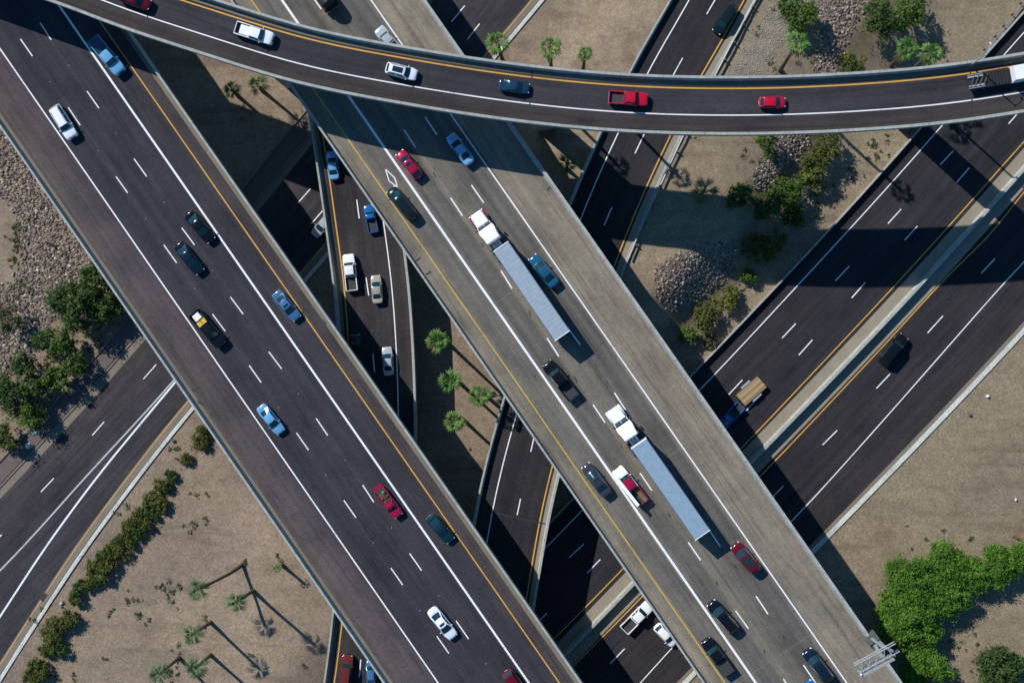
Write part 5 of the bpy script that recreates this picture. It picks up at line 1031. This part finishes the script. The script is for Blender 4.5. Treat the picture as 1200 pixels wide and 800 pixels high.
palm((825, 224), (819, 230), 6, 15, 'palmgrey', 'fan palm with pale dead fronds at the edge of the ramp shadow', 7, dead=14)
palm((302, 99), (308, 107), 6, 12, 'palmgrey', 'dull fan palm on the sunlit triangle of sand below the ramp', 8)
palm((272, 106), (279, 113), 6, 10, 'palmgrey', 'dark fan palm hidden in shade left of the sunlit sand triangle', 9)
palm((665, 192), (664, 198), 6, 11, 'palmgrey', 'shaded fan palm right of the concrete bridge under the ramp shadow', 10, dead=4)
palm((513, 400), (522, 399), 10.5, 14, 'palm', 'topmost of the four fan palms in the central island', 11, dead=5)
palm((527, 447), (535, 445), 10.5, 14, 'palm', 'fan palm left of its twin in the middle of the central island', 12, dead=2)
palm((562, 463), (567, 461), 10.5, 14, 'palm', 'fan palm closest to the concrete bridge in the central island', 13, dead=3)
palm((533, 493), (540, 489), 10, 13, 'palm', 'lowest of the four fan palms in the central island', 14, dead=4)
palm((232, 690), (285, 661), 10, 12, 'palmgrey', 'strongly leaning palm with the longest visible trunk on the lower left sand', 15, nl=22)
palm((277, 705), (297, 692), 11.5, 11, 'palmgrey', 'palm sharing its foot with the leaning one on the lower left sand', 16, nl=22)
palm((226, 743), (247, 729), 10.5, 12, 'palmgrey', 'palm straight below the leaning palm on the lower left sand', 17, nl=22)
palm((230, 782), (247, 767), 10.5, 13, 'palmgrey', 'right one of the two palms at the bottom edge of the sand', 18, nl=24)
palm((188, 789), (210, 770), 10, 13, 'palmgrey', 'left one of the two palms at the bottom edge of the sand', 19, nl=24)
palm((325, 665), (331, 662), 4, 6, 'palm', 'smallest young palm near the left bridge on the sand', 20, nl=12)
# palms under the ramp, known by their shadows beyond it
palm((722, 122), (716, 126), 12, 12, 'palm', 'fan palm hidden under the curved ramp beside the connector road', 21, dead=3)
palm((655, 118), (652, 122), 13, 12, 'palm', 'fan palm hidden under the curved ramp between street and connector', 22)

# rocks
def inside(poly, x, y):
    r = False; j = len(poly)-1
    for i in range(len(poly)):
        xi, yi = poly[i]; xj, yj = poly[j]
        if (yi > y) != (yj > y) and x < (xj-xi)*(y-yi)/(yj-yi)+xi: r = not r
        j = i
    return r
RK = [[(-40, 120), (-5, 150), (118, 322), (102, 338), (62, 345), (60, 375), (44, 402), (20, 432), (-40, 450), (-40, 330), (16, 335), (22, 290), (18, 250), (-2, 228), (-40, 215)], [(945, -30), (1016, -30), (1010, 10), (1000, 30), (985, 55), (977, 88), (975, 110), (950, 110), (955, 60), (958, 30)], [(912, 140), (948, 150), (948, 172), (940, 184), (930, 188), (918, 204), (905, 217), (885, 226), (879, 215), (895, 190), (905, 175)], [(765, 314), (800, 300), (838, 284), (862, 282), (858, 318), (843, 336), (790, 367), (770, 344)]]
ico = bmesh.new(); bmesh.ops.create_icosphere(ico, subdivisions=1, radius=1); iv = np.array([v_.co[:] for v_ in ico.verts]); if_ = np.array([[v_.index for v_ in f_.verts] for f_ in ico.faces]); ico.free()
VV = []; FF = []; TT = []; cnt = 0; rng = np.random.default_rng(3)
RK.append([(912, -20), (966, -20), (930, 40), (886, 92), (846, 96), (878, 52)])
for pg, dn, sc_ in zip(RK, (8200, 3000, 1900, 3200, 5200), (.72, .6, .56, .56, .3)):
    xs = [a for a, _ in pg]; ys = [b_ for _, b_ in pg]; k = 0; pts = []
    while k < dn:
        a, b_ = rng.uniform(min(xs), max(xs)), rng.uniform(min(ys), max(ys))
        if inside(pg, a+rng.normal()*4, b_+rng.normal()*4): q = P(a, b_, 1); pts.append((q.x, q.y)); k += 1
    pts = np.array(pts); zz = tz_np(pts[:, 0], pts[:, 1])
    if sc_ < .5: VR, FR, CR = VV, FF, cnt; VV = []; FF = []; cnt = 0
    for (x, y), z_ in zip(pts, zz):
        s = (.11+.28*rng.random()**2.2)*sc_*1.12; v = iv*rng.uniform(.7, 1.2, iv.shape)*np.array([s*rng.uniform(.7, 1.3), s*rng.uniform(.7, 1.3), s*.8]); an = rng.uniform(0, 6.28); ca, sa = math.cos(an), math.sin(an)
        v = v @ np.array([[ca, sa, 0], [-sa, ca, 0], [0, 0, 1]]); VV.append(v+np.array([x, y, z_+s*rng.uniform(0, .4)])); FF.append(if_+cnt); cnt += len(iv)
M['gravel'] = solid('pale_gravel', (.26, .25, .225), .95, var=.3, scale=2.0)
o = link('gravel', mesh('gravel', np.concatenate(VV).tolist(), np.concatenate(FF).tolist()), M['gravel']); tag(o, 'pale grey gravel spread beside the connector road', None, None, 'stuff')
me = mesh('riprap_rocks', np.concatenate(VR).tolist(), np.concatenate(FR).tolist())
b = NB('riprap_stone'); rp = b.n('ShaderNodeNewGeometry').outputs['Random Per Island']
b.l(b.ramp(rp, [(0, (.06, .046, .048)), (.3, (.125, .095, .09)), (.55, (.185, .142, .125)), (.78, (.265, .215, .165)), (.93, (.33, .285, .2)), (1, (.52, .47, .38))]), b.b.inputs['Base Color']); b.b.inputs['Roughness'].default_value = .9
o = link('riprap_rocks', me, b.m); tag(o, 'loose grey brown rocks covering the slopes', None, None, 'stuff')
